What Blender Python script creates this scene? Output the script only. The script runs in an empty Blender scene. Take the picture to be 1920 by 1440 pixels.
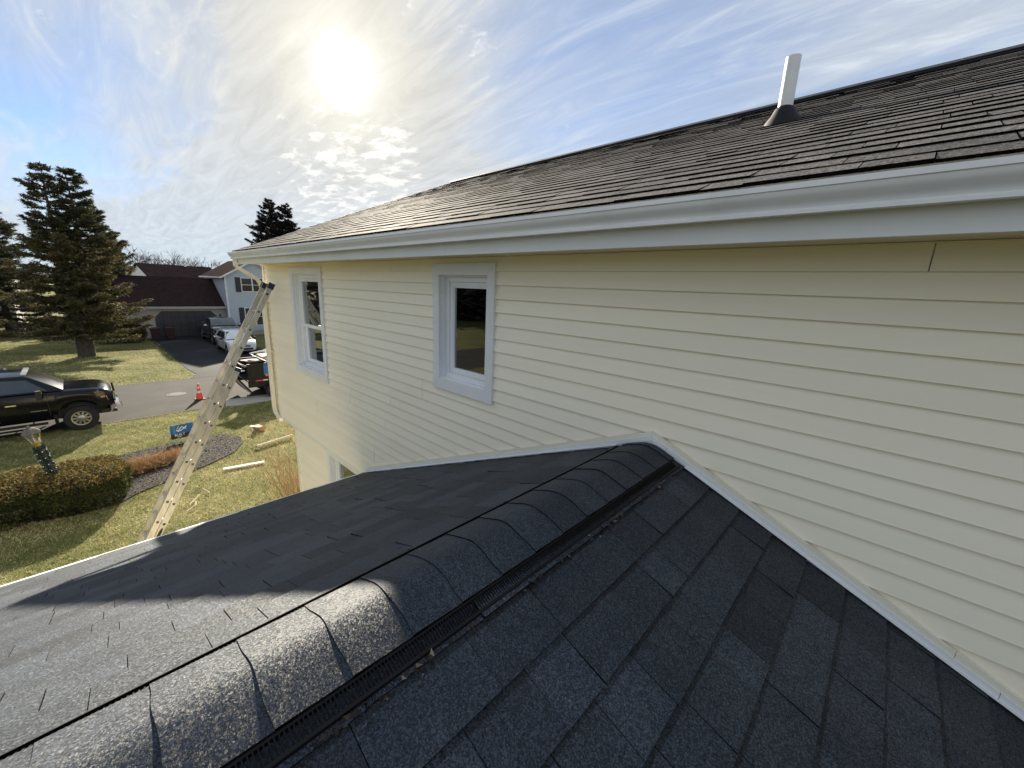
import bpy, math, random
import numpy as np
from mathutils import Vector, Matrix

# ------------------------------------------------------------------ camera, sky, sun, exposure
S = bpy.context.scene
H = 5.3                                   # eye height above the lawn
YAW, PIT, ROL, FPX = math.radians(43.033), math.radians(13.418), math.radians(-2.336), 747.8
SUN = Vector((-0.8326, 0.3970, 0.3861)).normalized()
EXPO = 1.92
SKY_STRENGTH = 0.05
SUN_STRENGTH = 4.1

def cam_axes():
    cy, sy = math.cos(YAW), math.sin(YAW)
    f = np.array([-sy*math.cos(PIT), cy*math.cos(PIT), -math.sin(PIT)])
    r = np.array([cy, sy, 0.0]); d = np.cross(f, r)
    c, s = math.cos(ROL), math.sin(ROL)
    return c*r + s*d, -s*r + c*d, f
CR, CD, CF = cam_axes()
cam = bpy.data.cameras.new('camera'); co = bpy.data.objects.new('camera', cam); S.collection.objects.link(co)
cam.sensor_width = 36; cam.lens = 36*FPX/1920; cam.clip_start = 0.05; cam.clip_end = 2000
co.matrix_world = Matrix(((CR[0], -CD[0], -CF[0], 0), (CR[1], -CD[1], -CF[1], 0), (CR[2], -CD[2], -CF[2], H), (0, 0, 0, 1)))
S.camera = co
def px(P):                                # used only to rank shingles by how large they show
    q = np.array(P, float) - [0, 0, H]; z = q @ CF
    return None if z < .05 else (960 + FPX*(q @ CR)/z, 720 + FPX*(q @ CD)/z)

S.render.engine = 'CYCLES'
S.cycles.use_denoising = True
S.cycles.max_bounces = 8; S.cycles.transparent_max_bounces = 24
S.view_settings.view_transform = 'Standard'; S.view_settings.look = 'None'
S.view_settings.exposure = EXPO; S.view_settings.gamma = 1; S.view_settings.use_curve_mapping = False

def nd(nt, typ, **kw):
    n = nt.nodes.new(typ)
    for k, v in kw.items():
        if k == 'i':
            for a, b in v.items():
                if isinstance(b, bpy.types.NodeSocket): nt.links.new(b, n.inputs[a])
                else: n.inputs[a].default_value = b
        else: setattr(n, k, v)
    return n
def mth(nt, op, a, b=None, c=None, clamp=False):
    n = nt.nodes.new('ShaderNodeMath'); n.operation = op; n.use_clamp = clamp
    for k, v in enumerate((a, b, c)):
        if v is None: continue
        if isinstance(v, bpy.types.NodeSocket): nt.links.new(v, n.inputs[k])
        else: n.inputs[k].default_value = v
    return n.outputs[0]
def vmth(nt, op, a, b=None):
    n = nt.nodes.new('ShaderNodeVectorMath'); n.operation = op
    for k, v in enumerate((a, b)):
        if v is None: continue
        if isinstance(v, bpy.types.NodeSocket): nt.links.new(v, n.inputs[k])
        else: n.inputs[k].default_value = v
    return n
def mix(nt, fac, a, b, typ='MIX'):
    n = nt.nodes.new('ShaderNodeMix'); n.data_type = 'RGBA'; n.blend_type = typ
    for k, v in ((0, fac), (6, a), (7, b)):
        if isinstance(v, bpy.types.NodeSocket): nt.links.new(v, n.inputs[k])
        else: n.inputs[k].default_value = (*v, 1) if isinstance(v, tuple) and len(v) == 3 else v
    return n.outputs[2]
def smooth(nt, x, lo, hi):
    n = nt.nodes.new('ShaderNodeMapRange'); n.interpolation_type = 'SMOOTHSTEP'
    nt.links.new(x, n.inputs[0]); n.inputs[1].default_value = lo; n.inputs[2].default_value = hi
    return n.outputs[0]
def noise(nt, vec, scale, detail=5, rough=.55, dist=0.):
    n = nd(nt, 'ShaderNodeTexNoise'); n.inputs['Scale'].default_value = scale; n.inputs['Detail'].default_value = detail
    n.inputs['Roughness'].default_value = rough; n.inputs['Distortion'].default_value = dist
    if vec is not None: nt.links.new(vec, n.inputs['Vector'])
    return n.outputs[0]

def build_world():
    w = bpy.data.worlds.new('World'); S.world = w; w.use_nodes = True
    nt = w.node_tree; nt.nodes.clear()
    out = nd(nt, 'ShaderNodeOutputWorld'); bg = nd(nt, 'ShaderNodeBackground')
    nt.links.new(bg.outputs[0], out.inputs[0]); bg.inputs[1].default_value = SKY_STRENGTH
    sky = nd(nt, 'ShaderNodeTexSky'); sky.sky_type = 'NISHITA'; sky.sun_disc = False
    sky.sun_elevation = math.asin(SUN.z); sky.sun_rotation = math.atan2(SUN.x, SUN.y)
    sky.air_density = 1.0; sky.dust_density = 0.0; sky.altitude = 3500; sky.ozone_density = 3.0
    tc = nd(nt, 'ShaderNodeTexCoord'); d = vmth(nt, 'NORMALIZE', tc.outputs['Generated']).outputs[0]
    sep = nd(nt, 'ShaderNodeSeparateXYZ'); nt.links.new(d, sep.inputs[0])
    zc = mth(nt, 'MAXIMUM', sep.outputs[2], 0.0)
    den = mth(nt, 'ADD', zc, 0.10)
    u = mth(nt, 'DIVIDE', sep.outputs[0], den); v = mth(nt, 'DIVIDE', sep.outputs[1], den)
    cb = nd(nt, 'ShaderNodeCombineXYZ'); nt.links.new(u, cb.inputs[0]); nt.links.new(v, cb.inputs[1])
    def mapped(rot, sc, loc=(0, 0, 0)):
        m = nd(nt, 'ShaderNodeMapping'); m.inputs['Rotation'].default_value = (0, 0, math.radians(rot)); m.inputs['Scale'].default_value = sc; m.inputs['Location'].default_value = loc
        nt.links.new(cb.outputs[0], m.inputs[0]); return m.outputs[0]
    ang = mth(nt, 'ARCCOSINE', mth(nt, 'MINIMUM', vmth(nt, 'DOT_PRODUCT', d, tuple(SUN)).outputs['Value'], 1.0))
    # thin high veil in long streaks
    n1 = noise(nt, mapped(28, (.36, 1.15, 1), (1.3, .4, 0)), 1.0, 6, .55, 1.1)
    n2 = noise(nt, mapped(40, (.9, 4.2, 1), (3.1, 2.2, 0)), 1.6, 7, .62, 1.6)
    veil = mth(nt, 'ADD', smooth(nt, n1, .33, .66), mth(nt, 'MULTIPLY', smooth(nt, n2, .45, .80), .55))
    def toward(v3, lo, hi):
        a = vmth(nt, 'DOT_PRODUCT', d, tuple(Vector(v3).normalized())).outputs['Value']
        return smooth(nt, a, lo, hi)
    gap1 = toward((-.963, .019, .268), .985, .9995)          # clear blue gaps between the streaks
    gap2 = toward((-.47, .80, .37), .93, .998)
    gap3 = toward((-.985, -.06, .16), .985, .9995)
    near = mth(nt, 'POWER', 2.718, mth(nt, 'MULTIPLY', ang, -3.2))
    veil = mth(nt, 'ADD', mth(nt, 'MULTIPLY_ADD', veil, .46, .46), mth(nt, 'MULTIPLY', near, .62))
    veil = mth(nt, 'ADD', veil, mth(nt, 'MULTIPLY', mth(nt, 'POWER', 2.718, mth(nt, 'MULTIPLY', zc, -9.0)), .70))
    for g, k in ((gap1, .20), (gap2, .30), (gap3, .26)): veil = mth(nt, 'SUBTRACT', veil, mth(nt, 'MULTIPLY', g, k))
    veil = mth(nt, 'MULTIPLY', mth(nt, 'MINIMUM', mth(nt, 'MAXIMUM', veil, .04), 1.0), .96, clamp=True)
    # small puffs, a rippled bank low under the sun
    pn = noise(nt, mapped(15, (1.2, 1.7, 1)), 4.6, 7, .62, .2)
    pn2 = noise(nt, mapped(-20, (1, 1, 1), (5, 1, 0)), .55, 3, .5)
    bank = toward((-.875, .44, .195), .980, .9985)
    lev = mth(nt, 'ADD', mth(nt, 'MULTIPLY', bank, .20), mth(nt, 'MULTIPLY', smooth(nt, pn2, .56, .72), .07))
    puff = smooth(nt, mth(nt, 'ADD', pn, lev), .655, .80)
    puff = mth(nt, 'MULTIPLY', puff, smooth(nt, sep.outputs[2], .02, .10))
    # brightness of cloud grows towards the sun (forward scattering through ice)
    g1 = mth(nt, 'POWER', 2.718, mth(nt, 'MULTIPLY', mth(nt, 'MULTIPLY', ang, ang), -1/(2*.021**2)))
    g2 = mth(nt, 'POWER', 2.718, mth(nt, 'MULTIPLY', ang, -4.2))
    g3 = mth(nt, 'POWER', 2.718, mth(nt, 'MULTIPLY', mth(nt, 'MULTIPLY', ang, ang), -1/(2*.062**2)))
    hz = mth(nt, 'POWER', 2.718, mth(nt, 'MULTIPLY', zc, -13.0))
    lum = mth(nt, 'ADD', mth(nt, 'MULTIPLY', g2, .5), 4.05)
    fine = mth(nt, 'MULTIPLY_ADD', n2, .60, .70)
    lum = mth(nt, 'MULTIPLY', lum, fine)
    warm = mix(nt, mth(nt, 'MULTIPLY', g2, 1.5, clamp=True), (.86, .94, 1.04), (1.0, .955, .83))
    cl = mix(nt, mth(nt, 'MULTIPLY', hz, .8), warm, (.74, .87, 1.0))
    cl = vmth(nt, 'SCALE', cl); nt.links.new(lum, cl.inputs['Scale'])
    c = mix(nt, veil, sky.outputs[0], cl.outputs[0])
    pf = vmth(nt, 'SCALE', mix(nt, g2, (1, 1, 1), (1.0, .96, .84))); nt.links.new(mth(nt, 'MULTIPLY_ADD', g2, 2.4, 5.4), pf.inputs['Scale'])
    c = mix(nt, mth(nt, 'MULTIPLY', puff, .62), c, pf.outputs[0])
    glow = vmth(nt, 'SCALE', (1.0, .97, .88)); nt.links.new(mth(nt, 'MULTIPLY_ADD', g1, 14.0, mth(nt, 'MULTIPLY', g3, 2.0)), glow.inputs['Scale'])
    c = mix(nt, 1.0, c, glow.outputs[0], 'ADD')
    nt.links.new(c, bg.inputs[0])
build_world()

sl = bpy.data.lights.new('sun', 'SUN'); sl.energy = SUN_STRENGTH; sl.angle = math.radians(.8); sl.color = (1.0, .90, .73)
so = bpy.data.objects.new('sun', sl); S.collection.objects.link(so)
so.rotation_euler = (-SUN).to_track_quat('-Z', 'Y').to_euler(); so.location = (0, 0, 30)

# ------------------------------------------------------------------ helpers
C = S.collection
R = random.Random(11)
RNG = np.random.default_rng(5)
MATS = {}
def mat(name, c1, c2=None, scale=2.0, rough=.6, bump=0., bscale=80., metal=0., spec=.5, var=0., fine=None, coat=0., detail=5, stretch=None, thr=(.35, .65), bdist=.004, ior=1.5):
    m = bpy.data.materials.new(name); m.use_nodes = True; nt = m.node_tree
    bs = nt.nodes['Principled BSDF']
    tc = nd(nt, 'ShaderNodeTexCoord'); vec = tc.outputs['Object']
    if stretch:
        mp = nd(nt, 'ShaderNodeMapping'); mp.inputs['Scale'].default_value = stretch; nt.links.new(vec, mp.inputs[0]); vec = mp.outputs[0]
    c2 = c2 or tuple(x*.86 for x in c1)
    col = mix(nt, smooth(nt, noise(nt, vec, scale, detail), *thr), c1, c2)
    if fine:
        f = mth(nt, 'MULTIPLY_ADD', noise(nt, vec, fine[0], 2, .6), 2*fine[1]*2.2, 1-fine[1]*2.2)
        s = vmth(nt, 'SCALE', col); nt.links.new(mth(nt, 'MAXIMUM', f, .12), s.inputs['Scale']); col = s.outputs[0]
    if var:
        at = nd(nt, 'ShaderNodeAttribute'); at.attribute_name = 'var'
        s = vmth(nt, 'SCALE', col); nt.links.new(mth(nt, 'MULTIPLY_ADD', at.outputs['Fac'], 2*var, 1-var), s.inputs['Scale']); col = s.outputs[0]
    nt.links.new(col, bs.inputs['Base Color'])
    bs.inputs['Roughness'].default_value = rough; bs.inputs['Metallic'].default_value = metal
    bs.inputs['Specular IOR Level'].default_value = spec; bs.inputs['IOR'].default_value = ior
    if coat: bs.inputs['Coat Weight'].default_value = coat; bs.inputs['Coat Roughness'].default_value = .04
    if bump:
        b = nd(nt, 'ShaderNodeBump'); b.inputs['Strength'].default_value = bump; b.inputs['Distance'].default_value = bdist
        nt.links.new(noise(nt, vec, bscale, 3, .6), b.inputs['Height']); nt.links.new(b.outputs[0], bs.inputs['Normal'])
    MATS[name] = m; return m
def mat_ramp(name, stops, rough=.8, spec=.2, attr='var', trans=0., nscale=0.):
    """colour picked per face from a ramp by the attribute"""
    m = bpy.data.materials.new(name); m.use_nodes = True; nt = m.node_tree; bs = nt.nodes['Principled BSDF']
    at = nd(nt, 'ShaderNodeAttribute'); at.attribute_name = attr
    r = nd(nt, 'ShaderNodeValToRGB'); nt.links.new(at.outputs['Fac'], r.inputs[0])
    el = r.color_ramp.elements
    while len(el) < len(stops): el.new(.5)
    for e, (p, c) in zip(el, stops): e.position = p; e.color = (*c, 1)
    nt.links.new(r.outputs[0], bs.inputs['Base Color'])
    bs.inputs['Roughness'].default_value = rough; bs.inputs['Specular IOR Level'].default_value = spec
    if trans:
        tr = nd(nt, 'ShaderNodeBsdfTranslucent'); nt.links.new(r.outputs[0], tr.inputs[0])
        mx = nd(nt, 'ShaderNodeMixShader'); mx.inputs[0].default_value = trans
        nt.links.new(bs.outputs[0], mx.inputs[1]); nt.links.new(tr.outputs[0], mx.inputs[2])
        nt.links.new(mx.outputs[0], nt.nodes['Material Output'].inputs[0])
    MATS[name] = m; return m
def mat_glass(name, tint=(.85, .9, .9), ior=1.5, dark=0.):
    m = bpy.data.materials.new(name); m.use_nodes = True; nt = m.node_tree; nt.nodes.remove(nt.nodes['Principled BSDF'])
    fr = nd(nt, 'ShaderNodeFresnel'); fr.inputs[0].default_value = ior
    t = nd(nt, 'ShaderNodeBsdfTransparent'); t.inputs[0].default_value = (*tint, 1)
    g = nd(nt, 'ShaderNodeBsdfGlossy'); g.inputs['Roughness'].default_value = .01; g.inputs[0].default_value = (.95, .97, 1, 1)
    mx = nd(nt, 'ShaderNodeMixShader'); nt.links.new(mth(nt, 'MULTIPLY', fr.outputs[0], 2.4, clamp=True), mx.inputs[0]); nt.links.new(t.outputs[0], mx.inputs[1]); nt.links.new(g.outputs[0], mx.inputs[2])
    nt.links.new(mx.outputs[0], nt.nodes['Material Output'].inputs[0]); MATS[name] = m; return m

class MB:
    def __init__(s): s.v = []; s.f = []; s.a = []
    def add(s, vs, fs, a=.5):
        n = len(s.v); s.v += [tuple(p) for p in vs]; s.f += [tuple(i+n for i in f) for f in fs]; s.a += list(a) if isinstance(a, (list, tuple)) else [a]*len(fs); return s
    def bx(s, x0, x1, y0, y1, z0, z1, a=.5):
        return s.add([(x0, y0, z0), (x1, y0, z0), (x1, y1, z0), (x0, y1, z0), (x0, y0, z1), (x1, y0, z1), (x1, y1, z1), (x0, y1, z1)],
                     [(3, 2, 1, 0), (4, 5, 6, 7), (0, 1, 5, 4), (1, 2, 6, 5), (2, 3, 7, 6), (3, 0, 4, 7)], a)
    def obox(s, c, ux, uy, uz, a=.5):
        """box from centre and three half-extent vectors"""
        c, ux, uy, uz = map(Vector, (c, ux, uy, uz)); vs = []
        for k in (-1, 1):
            for (i, j) in ((-1, -1), (1, -1), (1, 1), (-1, 1)): vs.append(c + ux*i + uy*j + uz*k)
        return s.add(vs, [(3, 2, 1, 0), (4, 5, 6, 7), (0, 1, 5, 4), (1, 2, 6, 5), (2, 3, 7, 6), (3, 0, 4, 7)], a)
    def prism(s, poly, axis, lo, hi, a=.5):
        n = len(poly); vs = []
        for t in (lo, hi):
            for (p, q) in poly:
                vs.append({'x': (t, p, q), 'y': (p, t, q), 'z': (p, q, t)}[axis])
        fs = [(i, (i+1) % n, n+(i+1) % n, n+i) for i in range(n)] + [tuple(range(n))[::-1], tuple(range(n, 2*n))]
        return s.add(vs, fs, a)
    def tube(s, pts, r, n=8, a=.5, cap=True):
        pts = [Vector(p) for p in pts]; m = len(pts); rs = r if isinstance(r, (list, tuple)) else [r]*m
        vs = []; prev = None
        for i, p in enumerate(pts):
            t = (pts[min(i+1, m-1)] - pts[max(i-1, 0)]).normalized()
            if prev is None: u = t.orthogonal().normalized()
            else: u = (prev - t*prev.dot(t)); u = u.normalized() if u.length > 1e-6 else t.orthogonal().normalized()
            prev = u; w = t.cross(u)
            for k in range(n):
                q = 2*math.pi*(k+.5)/n; vs.append(p + (u*math.cos(q) + w*math.sin(q))*rs[i])
        fs = [(i*n+k, i*n+(k+1) % n, (i+1)*n+(k+1) % n, (i+1)*n+k) for i in range(m-1) for k in range(n)]
        if cap: fs += [tuple(range(n))[::-1], tuple(range((m-1)*n, m*n))]
        return s.add(vs, fs, a)
    def lathe(s, prof, c, axis='z', n=24, a=.5, cap=True):
        """prof: (radius, height) pairs"""
        vs = []; c = Vector(c)
        for (r, h) in prof:
            for k in range(n):
                q = 2*math.pi*k/n; x, y = r*math.cos(q), r*math.sin(q)
                vs.append(c + Vector({'z': (x, y, h), 'x': (h, x, y), 'y': (x, h, y)}[axis]))
        m = len(prof)
        return s.add(vs, [(i*n+k, i*n+(k+1) % n, (i+1)*n+(k+1) % n, (i+1)*n+k) for i in range(m-1) for k in range(n)] +
                     ([tuple(range(n))[::-1]] if cap and prof[0][0] > 1e-4 else []) + ([tuple(range((m-1)*n, m*n))] if cap and prof[-1][0] > 1e-4 else []), a)
    def obj(s, name, m, parent=None, smooth=False, local=False, loc=None):
        me = bpy.data.meshes.new(name)
        off = Vector((0, 0, 0))
        if not local:
            top = parent
            while top is not None and top.parent is not None: top = top.parent
            off = top.location.copy() if top is not None else Vector(loc or (0, 0, 0))
        me.from_pydata([tuple(Vector(p) - off) for p in s.v], [], s.f)
        at = me.attributes.new('var', 'FLOAT', 'FACE'); at.data.foreach_set('value', s.a)
        me.materials.append(MATS[m] if isinstance(m, str) else m)
        if smooth:
            me.polygons.foreach_set('use_smooth', [True]*len(me.polygons)); me.set_sharp_from_angle(angle=math.radians(40))
        me.update()
        o = bpy.data.objects.new(name, me); C.objects.link(o)
        if parent is not None: o.parent = parent
        elif loc is not None and not local: o.location = loc
        return o
def np_mesh(name, m, V, F, A=None, parent=None, loc=(0, 0, 0)):
    """fast triangle mesh from arrays"""
    V = np.asarray(V, np.float32).reshape(-1, 3); F = np.asarray(F, np.int32).reshape(-1, 3)
    top = parent
    while top is not None and top.parent is not None: top = top.parent
    off = np.array(top.location if top is not None else loc, np.float32); V = V - off
    me = bpy.data.meshes.new(name); me.vertices.add(len(V)); me.vertices.foreach_set('co', V.ravel())
    me.loops.add(F.size); me.loops.foreach_set('vertex_index', F.ravel())
    me.polygons.add(len(F)); me.polygons.foreach_set('loop_start', np.arange(0, F.size, 3, dtype=np.int32)); me.polygons.foreach_set('loop_total', np.full(len(F), 3, np.int32))
    if A is not None:
        at = me.attributes.new('var', 'FLOAT', 'FACE'); at.data.foreach_set('value', np.asarray(A, np.float32))
    me.materials.append(MATS[m]); me.update(calc_edges=True); me.validate()
    o = bpy.data.objects.new(name, me); C.objects.link(o)
    if parent is not None: o.parent = parent
    else: o.location = loc
    return o
def tris(P, D, W, A=None):
    """thin triangles: base points P, tip offset D, half-width vector W -> V, F"""
    n = len(P); V = np.empty((n, 3, 3), np.float32); V[:, 0] = P - W; V[:, 1] = P + W; V[:, 2] = P + D
    return V.reshape(-1, 3), np.arange(3*n, dtype=np.int32).reshape(-1, 3)
def tag(o, label=None, cat=None, group=None, kind=None):
    if label: o['label'] = label
    if cat: o['category'] = cat
    if group: o['group'] = group
    if kind: o['kind'] = kind
    return o
def thing(name, label, cat, loc=(0, 0, 0), rz=0., group=None):
    o = bpy.data.objects.new(name, None); C.objects.link(o); o.location = loc; o.rotation_euler = (0, 0, rz); o.empty_display_size = .2
    return tag(o, label, cat, group)
def copy_tree(o, parent=None):
    c = o.copy(); C.objects.link(c); c.parent = parent
    for ch in list(o.children): copy_tree(ch, c)
    return c
def text_mesh(txt, size, m, name, parent, M4, local=False, ext=.001):
    cu = bpy.data.curves.new('t', 'FONT'); cu.body = txt; cu.size = size; cu.extrude = ext; cu.align_x = 'CENTER'; cu.align_y = 'CENTER'
    t = bpy.data.objects.new('t', cu); C.objects.link(t)
    dg = bpy.context.evaluated_depsgraph_get(); me = bpy.data.meshes.new_from_object(t.evaluated_get(dg))
    C.objects.unlink(t); bpy.data.objects.remove(t)
    me.transform(M4)
    if not local:
        top = parent
        while top.parent is not None: top = top.parent
        me.transform(Matrix.Translation(-top.location))
    me.materials.clear(); me.materials.append(MATS[m]); me.name = name
    o = bpy.data.objects.new(name, me); C.objects.link(o); o.parent = parent; return o

# ------------------------------------------------------------------ materials
mat('siding', (.92, .85, .685), (.89, .82, .66), scale=.8, rough=.42, bump=.07, bscale=2.6, var=.03, bdist=.03, stretch=(.5, 1, 3))
mat('trim_white', (.78, .79, .80), (.74, .75, .77), scale=2.5, rough=.34, bump=.03, bscale=40)
mat('trim_cream', (.84, .80, .68), (.81, .77, .65), rough=.4)
mat('vinyl_white', (.80, .81, .83), (.77, .78, .80), scale=4, rough=.3)
mat('soffit_tan', (.74, .64, .43), (.70, .60, .40), rough=.5)
mat('gutter_white', (.80, .80, .81), (.70, .695, .69), scale=2.4, rough=.26, stretch=(1.5, 1, 2), bump=.10, bscale=5, bdist=.01, thr=(.5, .8))
mat('deck_dark', (.02, .02, .022), rough=.9)
def mat_shingle(name, c1, c2, var, cell, rough, spec, bump, ior=1.5):
    """mineral granules: random light and dark grains, each a slightly tilted facet"""
    m = bpy.data.materials.new(name); m.use_nodes = True; nt = m.node_tree; bs = nt.nodes['Principled BSDF']
    v = nd(nt, 'ShaderNodeTexCoord').outputs['Object']
    col = mix(nt, smooth(nt, noise(nt, v, 3.5, 4), .35, .65), c1, c2)
    vo = nd(nt, 'ShaderNodeTexVoronoi'); vo.inputs['Scale'].default_value = cell; nt.links.new(v, vo.inputs['Vector'])
    sp = nd(nt, 'ShaderNodeSeparateXYZ'); nt.links.new(vo.outputs['Color'], sp.inputs[0])
    vo2 = nd(nt, 'ShaderNodeTexVoronoi'); vo2.inputs['Scale'].default_value = cell*2.3; nt.links.new(v, vo2.inputs['Vector'])
    sp2 = nd(nt, 'ShaderNodeSeparateXYZ'); nt.links.new(vo2.outputs['Color'], sp2.inputs[0])
    g = mth(nt, 'ADD', mth(nt, 'POWER', sp.outputs[0], 2.2), mth(nt, 'MULTIPLY', mth(nt, 'POWER', sp2.outputs[0], 3.0), .8))
    at = nd(nt, 'ShaderNodeAttribute'); at.attribute_name = 'var'
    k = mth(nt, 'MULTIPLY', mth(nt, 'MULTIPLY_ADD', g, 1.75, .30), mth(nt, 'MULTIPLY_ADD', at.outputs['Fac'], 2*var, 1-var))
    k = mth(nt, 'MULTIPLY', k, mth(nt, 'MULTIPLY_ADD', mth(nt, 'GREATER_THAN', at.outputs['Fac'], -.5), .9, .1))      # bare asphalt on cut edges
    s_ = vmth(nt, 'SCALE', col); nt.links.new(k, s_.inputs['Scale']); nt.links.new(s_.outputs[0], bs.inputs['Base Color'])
    bs.inputs['Roughness'].default_value = rough; bs.inputs['Specular IOR Level'].default_value = spec; bs.inputs['IOR'].default_value = ior
    geo = nd(nt, 'ShaderNodeNewGeometry')
    t1 = vmth(nt, 'SUBTRACT', vo.outputs['Color'], (.5, .5, .5)); t2 = vmth(nt, 'SUBTRACT', vo2.outputs['Color'], (.5, .5, .5))
    t = vmth(nt, 'SCALE', vmth(nt, 'ADD', t1.outputs[0], t2.outputs[0]).outputs[0]); t.inputs['Scale'].default_value = bump
    nn = vmth(nt, 'NORMALIZE', vmth(nt, 'ADD', geo.outputs['Normal'], t.outputs[0]).outputs[0]); nt.links.new(nn.outputs[0], bs.inputs['Normal'])
    MATS[name] = m
mat_shingle('shingle_charcoal', (.022, .028, .038), (.030, .036, .046), .34, 270, .58, .35, .40, 1.40)
mat_shingle('shingle_brown', (.112, .104, .099), (.094, .088, .086), .24, 130, .85, .2, .22, 1.12)
mat('vent_black', (.004, .004, .005), rough=.5, ior=1.35)
mat('vent_fin', (.006, .006, .007), rough=.6, ior=1.3)
mat('pipe_pvc', (.74, .74, .73), (.66, .66, .65), scale=6, rough=.35)
mat('rubber', (.010, .010, .012), rough=.6, ior=1.3)
mat('room', (.12, .11, .11), rough=.9)
mat('room_floor', (.10, .065, .045), rough=.7)
mat('curtain', (.55, .57, .60), rough=.9)
mat_glass('glass')
mat('aluminium', (.62, .59, .52), (.50, .475, .41), scale=14, rough=.42, metal=.6, bump=.1, bscale=60, stretch=(1, 1, .25))
mat('cap_blue', (.015, .025, .05), rough=.5)
mat('asphalt', (.046, .043, .040), (.062, .059, .055), scale=.9, rough=.9, fine=(60, .22), bump=.3, bscale=120, thr=(.3, .75), ior=1.2)
mat('asphalt_drive', (.030, .031, .034), (.055, .055, .056), scale=.35, rough=.8, fine=(40, .2), bump=.2, bscale=90, thr=(.45, .75), ior=1.15)
mat('concrete', (.42, .40, .36), (.36, .34, .30), scale=2, rough=.85, fine=(50, .12))
mat('iron', (.15, .14, .128), (.10, .098, .09), scale=12, rough=.8, ior=1.2)
def mat_lawn():
    m = bpy.data.materials.new('lawn'); m.use_nodes = True; nt = m.node_tree; bs = nt.nodes['Principled BSDF']
    v = nd(nt, 'ShaderNodeTexCoord').outputs['Object']
    a = smooth(nt, noise(nt, v, .55, 4), .35, .68); b = smooth(nt, noise(nt, v, 4.5, 5, .65), .35, .68); c = noise(nt, v, 45, 3, .7)
    col = mix(nt, a, (.10, .125, .034), (.22, .195, .075)); col = mix(nt, mth(nt, 'MULTIPLY', b, .6), col, (.30, .26, .125))
    col = mix(nt, smooth(nt, c, .40, .62), mix(nt, 1.0, col, (.45, .5, .45), 'MULTIPLY'), col)
    nt.links.new(col, bs.inputs['Base Color']); bs.inputs['Roughness'].default_value = .9; bs.inputs['Specular IOR Level'].default_value = .15
    bp = nd(nt, 'ShaderNodeBump'); bp.inputs['Strength'].default_value = .8; bp.inputs['Distance'].default_value = .04
    nt.links.new(noise(nt, v, 30, 4, .7), bp.inputs['Height']); nt.links.new(bp.outputs[0], bs.inputs['Normal'])
    MATS['lawn'] = m
mat_lawn()
mat_ramp('grass_blade', [(0, (.095, .135, .030)), (.4, (.20, .215, .070)), (.7, (.40, .36, .165)), (1, (.68, .61, .37))], trans=.25)
mat_ramp('conifer', [(0, (.026, .036, .020)), (.5, (.066, .072, .037)), (.8, (.150, .125, .058)), (1, (.25, .19, .09))], trans=.18)
mat_ramp('conifer_dark', [(0, (.016, .016, .015)), (.6, (.036, .030, .028)), (1, (.08, .055, .045))], trans=.1)
mat_ramp('hedge_leaf', [(0, (.030, .042, .014)), (.45, (.068, .078, .024)), (.7, (.17, .125, .042)), (1, (.33, .23, .09))], trans=.15)
mat_ramp('bush_leaf', [(0, (.012, .020, .010)), (1, (.04, .05, .022))], trans=.1)
mat_ramp('bush_brown', [(0, (.025, .022, .014)), (1, (.085, .065, .035))], trans=.1)
mat_ramp('dry_grass', [(0, (.10, .055, .028)), (.5, (.30, .175, .085)), (1, (.52, .36, .20))], trans=.2)
mat_ramp('twig_tan', [(0, (.17, .115, .065)), (1, (.42, .30, .17))])
mat_ramp('woods_far', [(0, (.055, .047, .042)), (1, (.13, .11, .095))])
mat_ramp('mulch_chip', [(0, (.010, .007, .006)), (.65, (.034, .024, .019)), (.92, (.085, .060, .045)), (1, (.30, .25, .19))])
mat('mulch', (.014, .010, .008), (.026, .018, .014), scale=14, rough=.95, fine=(40, .25), bump=1, bscale=30, bdist=.03)
mat('bark', (.060, .048, .040), (.10, .085, .072), scale=9, rough=.95, bump=1, bscale=18, bdist=.03, stretch=(1, 1, .3))
mat('bark_grey', (.11, .095, .085), (.075, .065, .058), scale=6, rough=.95)
mat('nb_siding', (.44, .49, .56), (.42, .47, .54), rough=.55)
mat('nb_siding_tan', (.40, .385, .35), (.37, .355, .325), rough=.55)
mat('nb_white', (.75, .76, .78), rough=.5)
mat('nb_roof', (.040, .026, .025), (.030, .021, .021), scale=2.5, rough=.95, spec=.08, ior=1.05, fine=(9, .2), stretch=(1, 1, 2.2))
mat('nb_roof2', (.060, .040, .036), (.044, .031, .029), scale=1.6, rough=.95, spec=.08, ior=1.05, fine=(8, .2))
mat('shutter', (.018, .022, .030), rough=.5)
mat('garage_door', (.035, .034, .045), (.028, .028, .036), rough=.45)
mat('nb_glass', (.02, .022, .026), rough=.05, spec=.8)
mat('wood_fence', (.10, .082, .062), (.075, .06, .046), scale=5, rough=.9)
mat('car_black', (.003, .004, .006), rough=.16, spec=.5, ior=1.38)
mat('car_dark', (.012, .018, .022), rough=.25, coat=1.0)
mat('car_white', (.72, .74, .76), rough=.25, coat=1.0)
mat('car_glass', (.012, .018, .020), rough=.03, spec=1.0)
mat('windshield', (.06, .085, .08), rough=.03, spec=1.0)
mat('chrome', (.78, .78, .77), rough=.10, metal=1.0)
mat('rim_silver', (.55, .55, .55), rough=.28, metal=.9)
mat('tyre', (.014, .014, .014), rough=.85, bump=.4, bscale=60)
mat('plastic_black', (.012, .012, .013), rough=.55)
mat('amber', (.65, .22, .06), rough=.3)
mat('lamp_lens', (.55, .57, .58), rough=.1, spec=.8)
mat('badge', (.20, .20, .20), rough=.4)
mat('trailer_black', (.008, .008, .009), (.016, .013, .012), scale=4, rough=.5, ior=1.3)
mat('tape_red', (.55, .04, .03), rough=.4)
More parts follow.
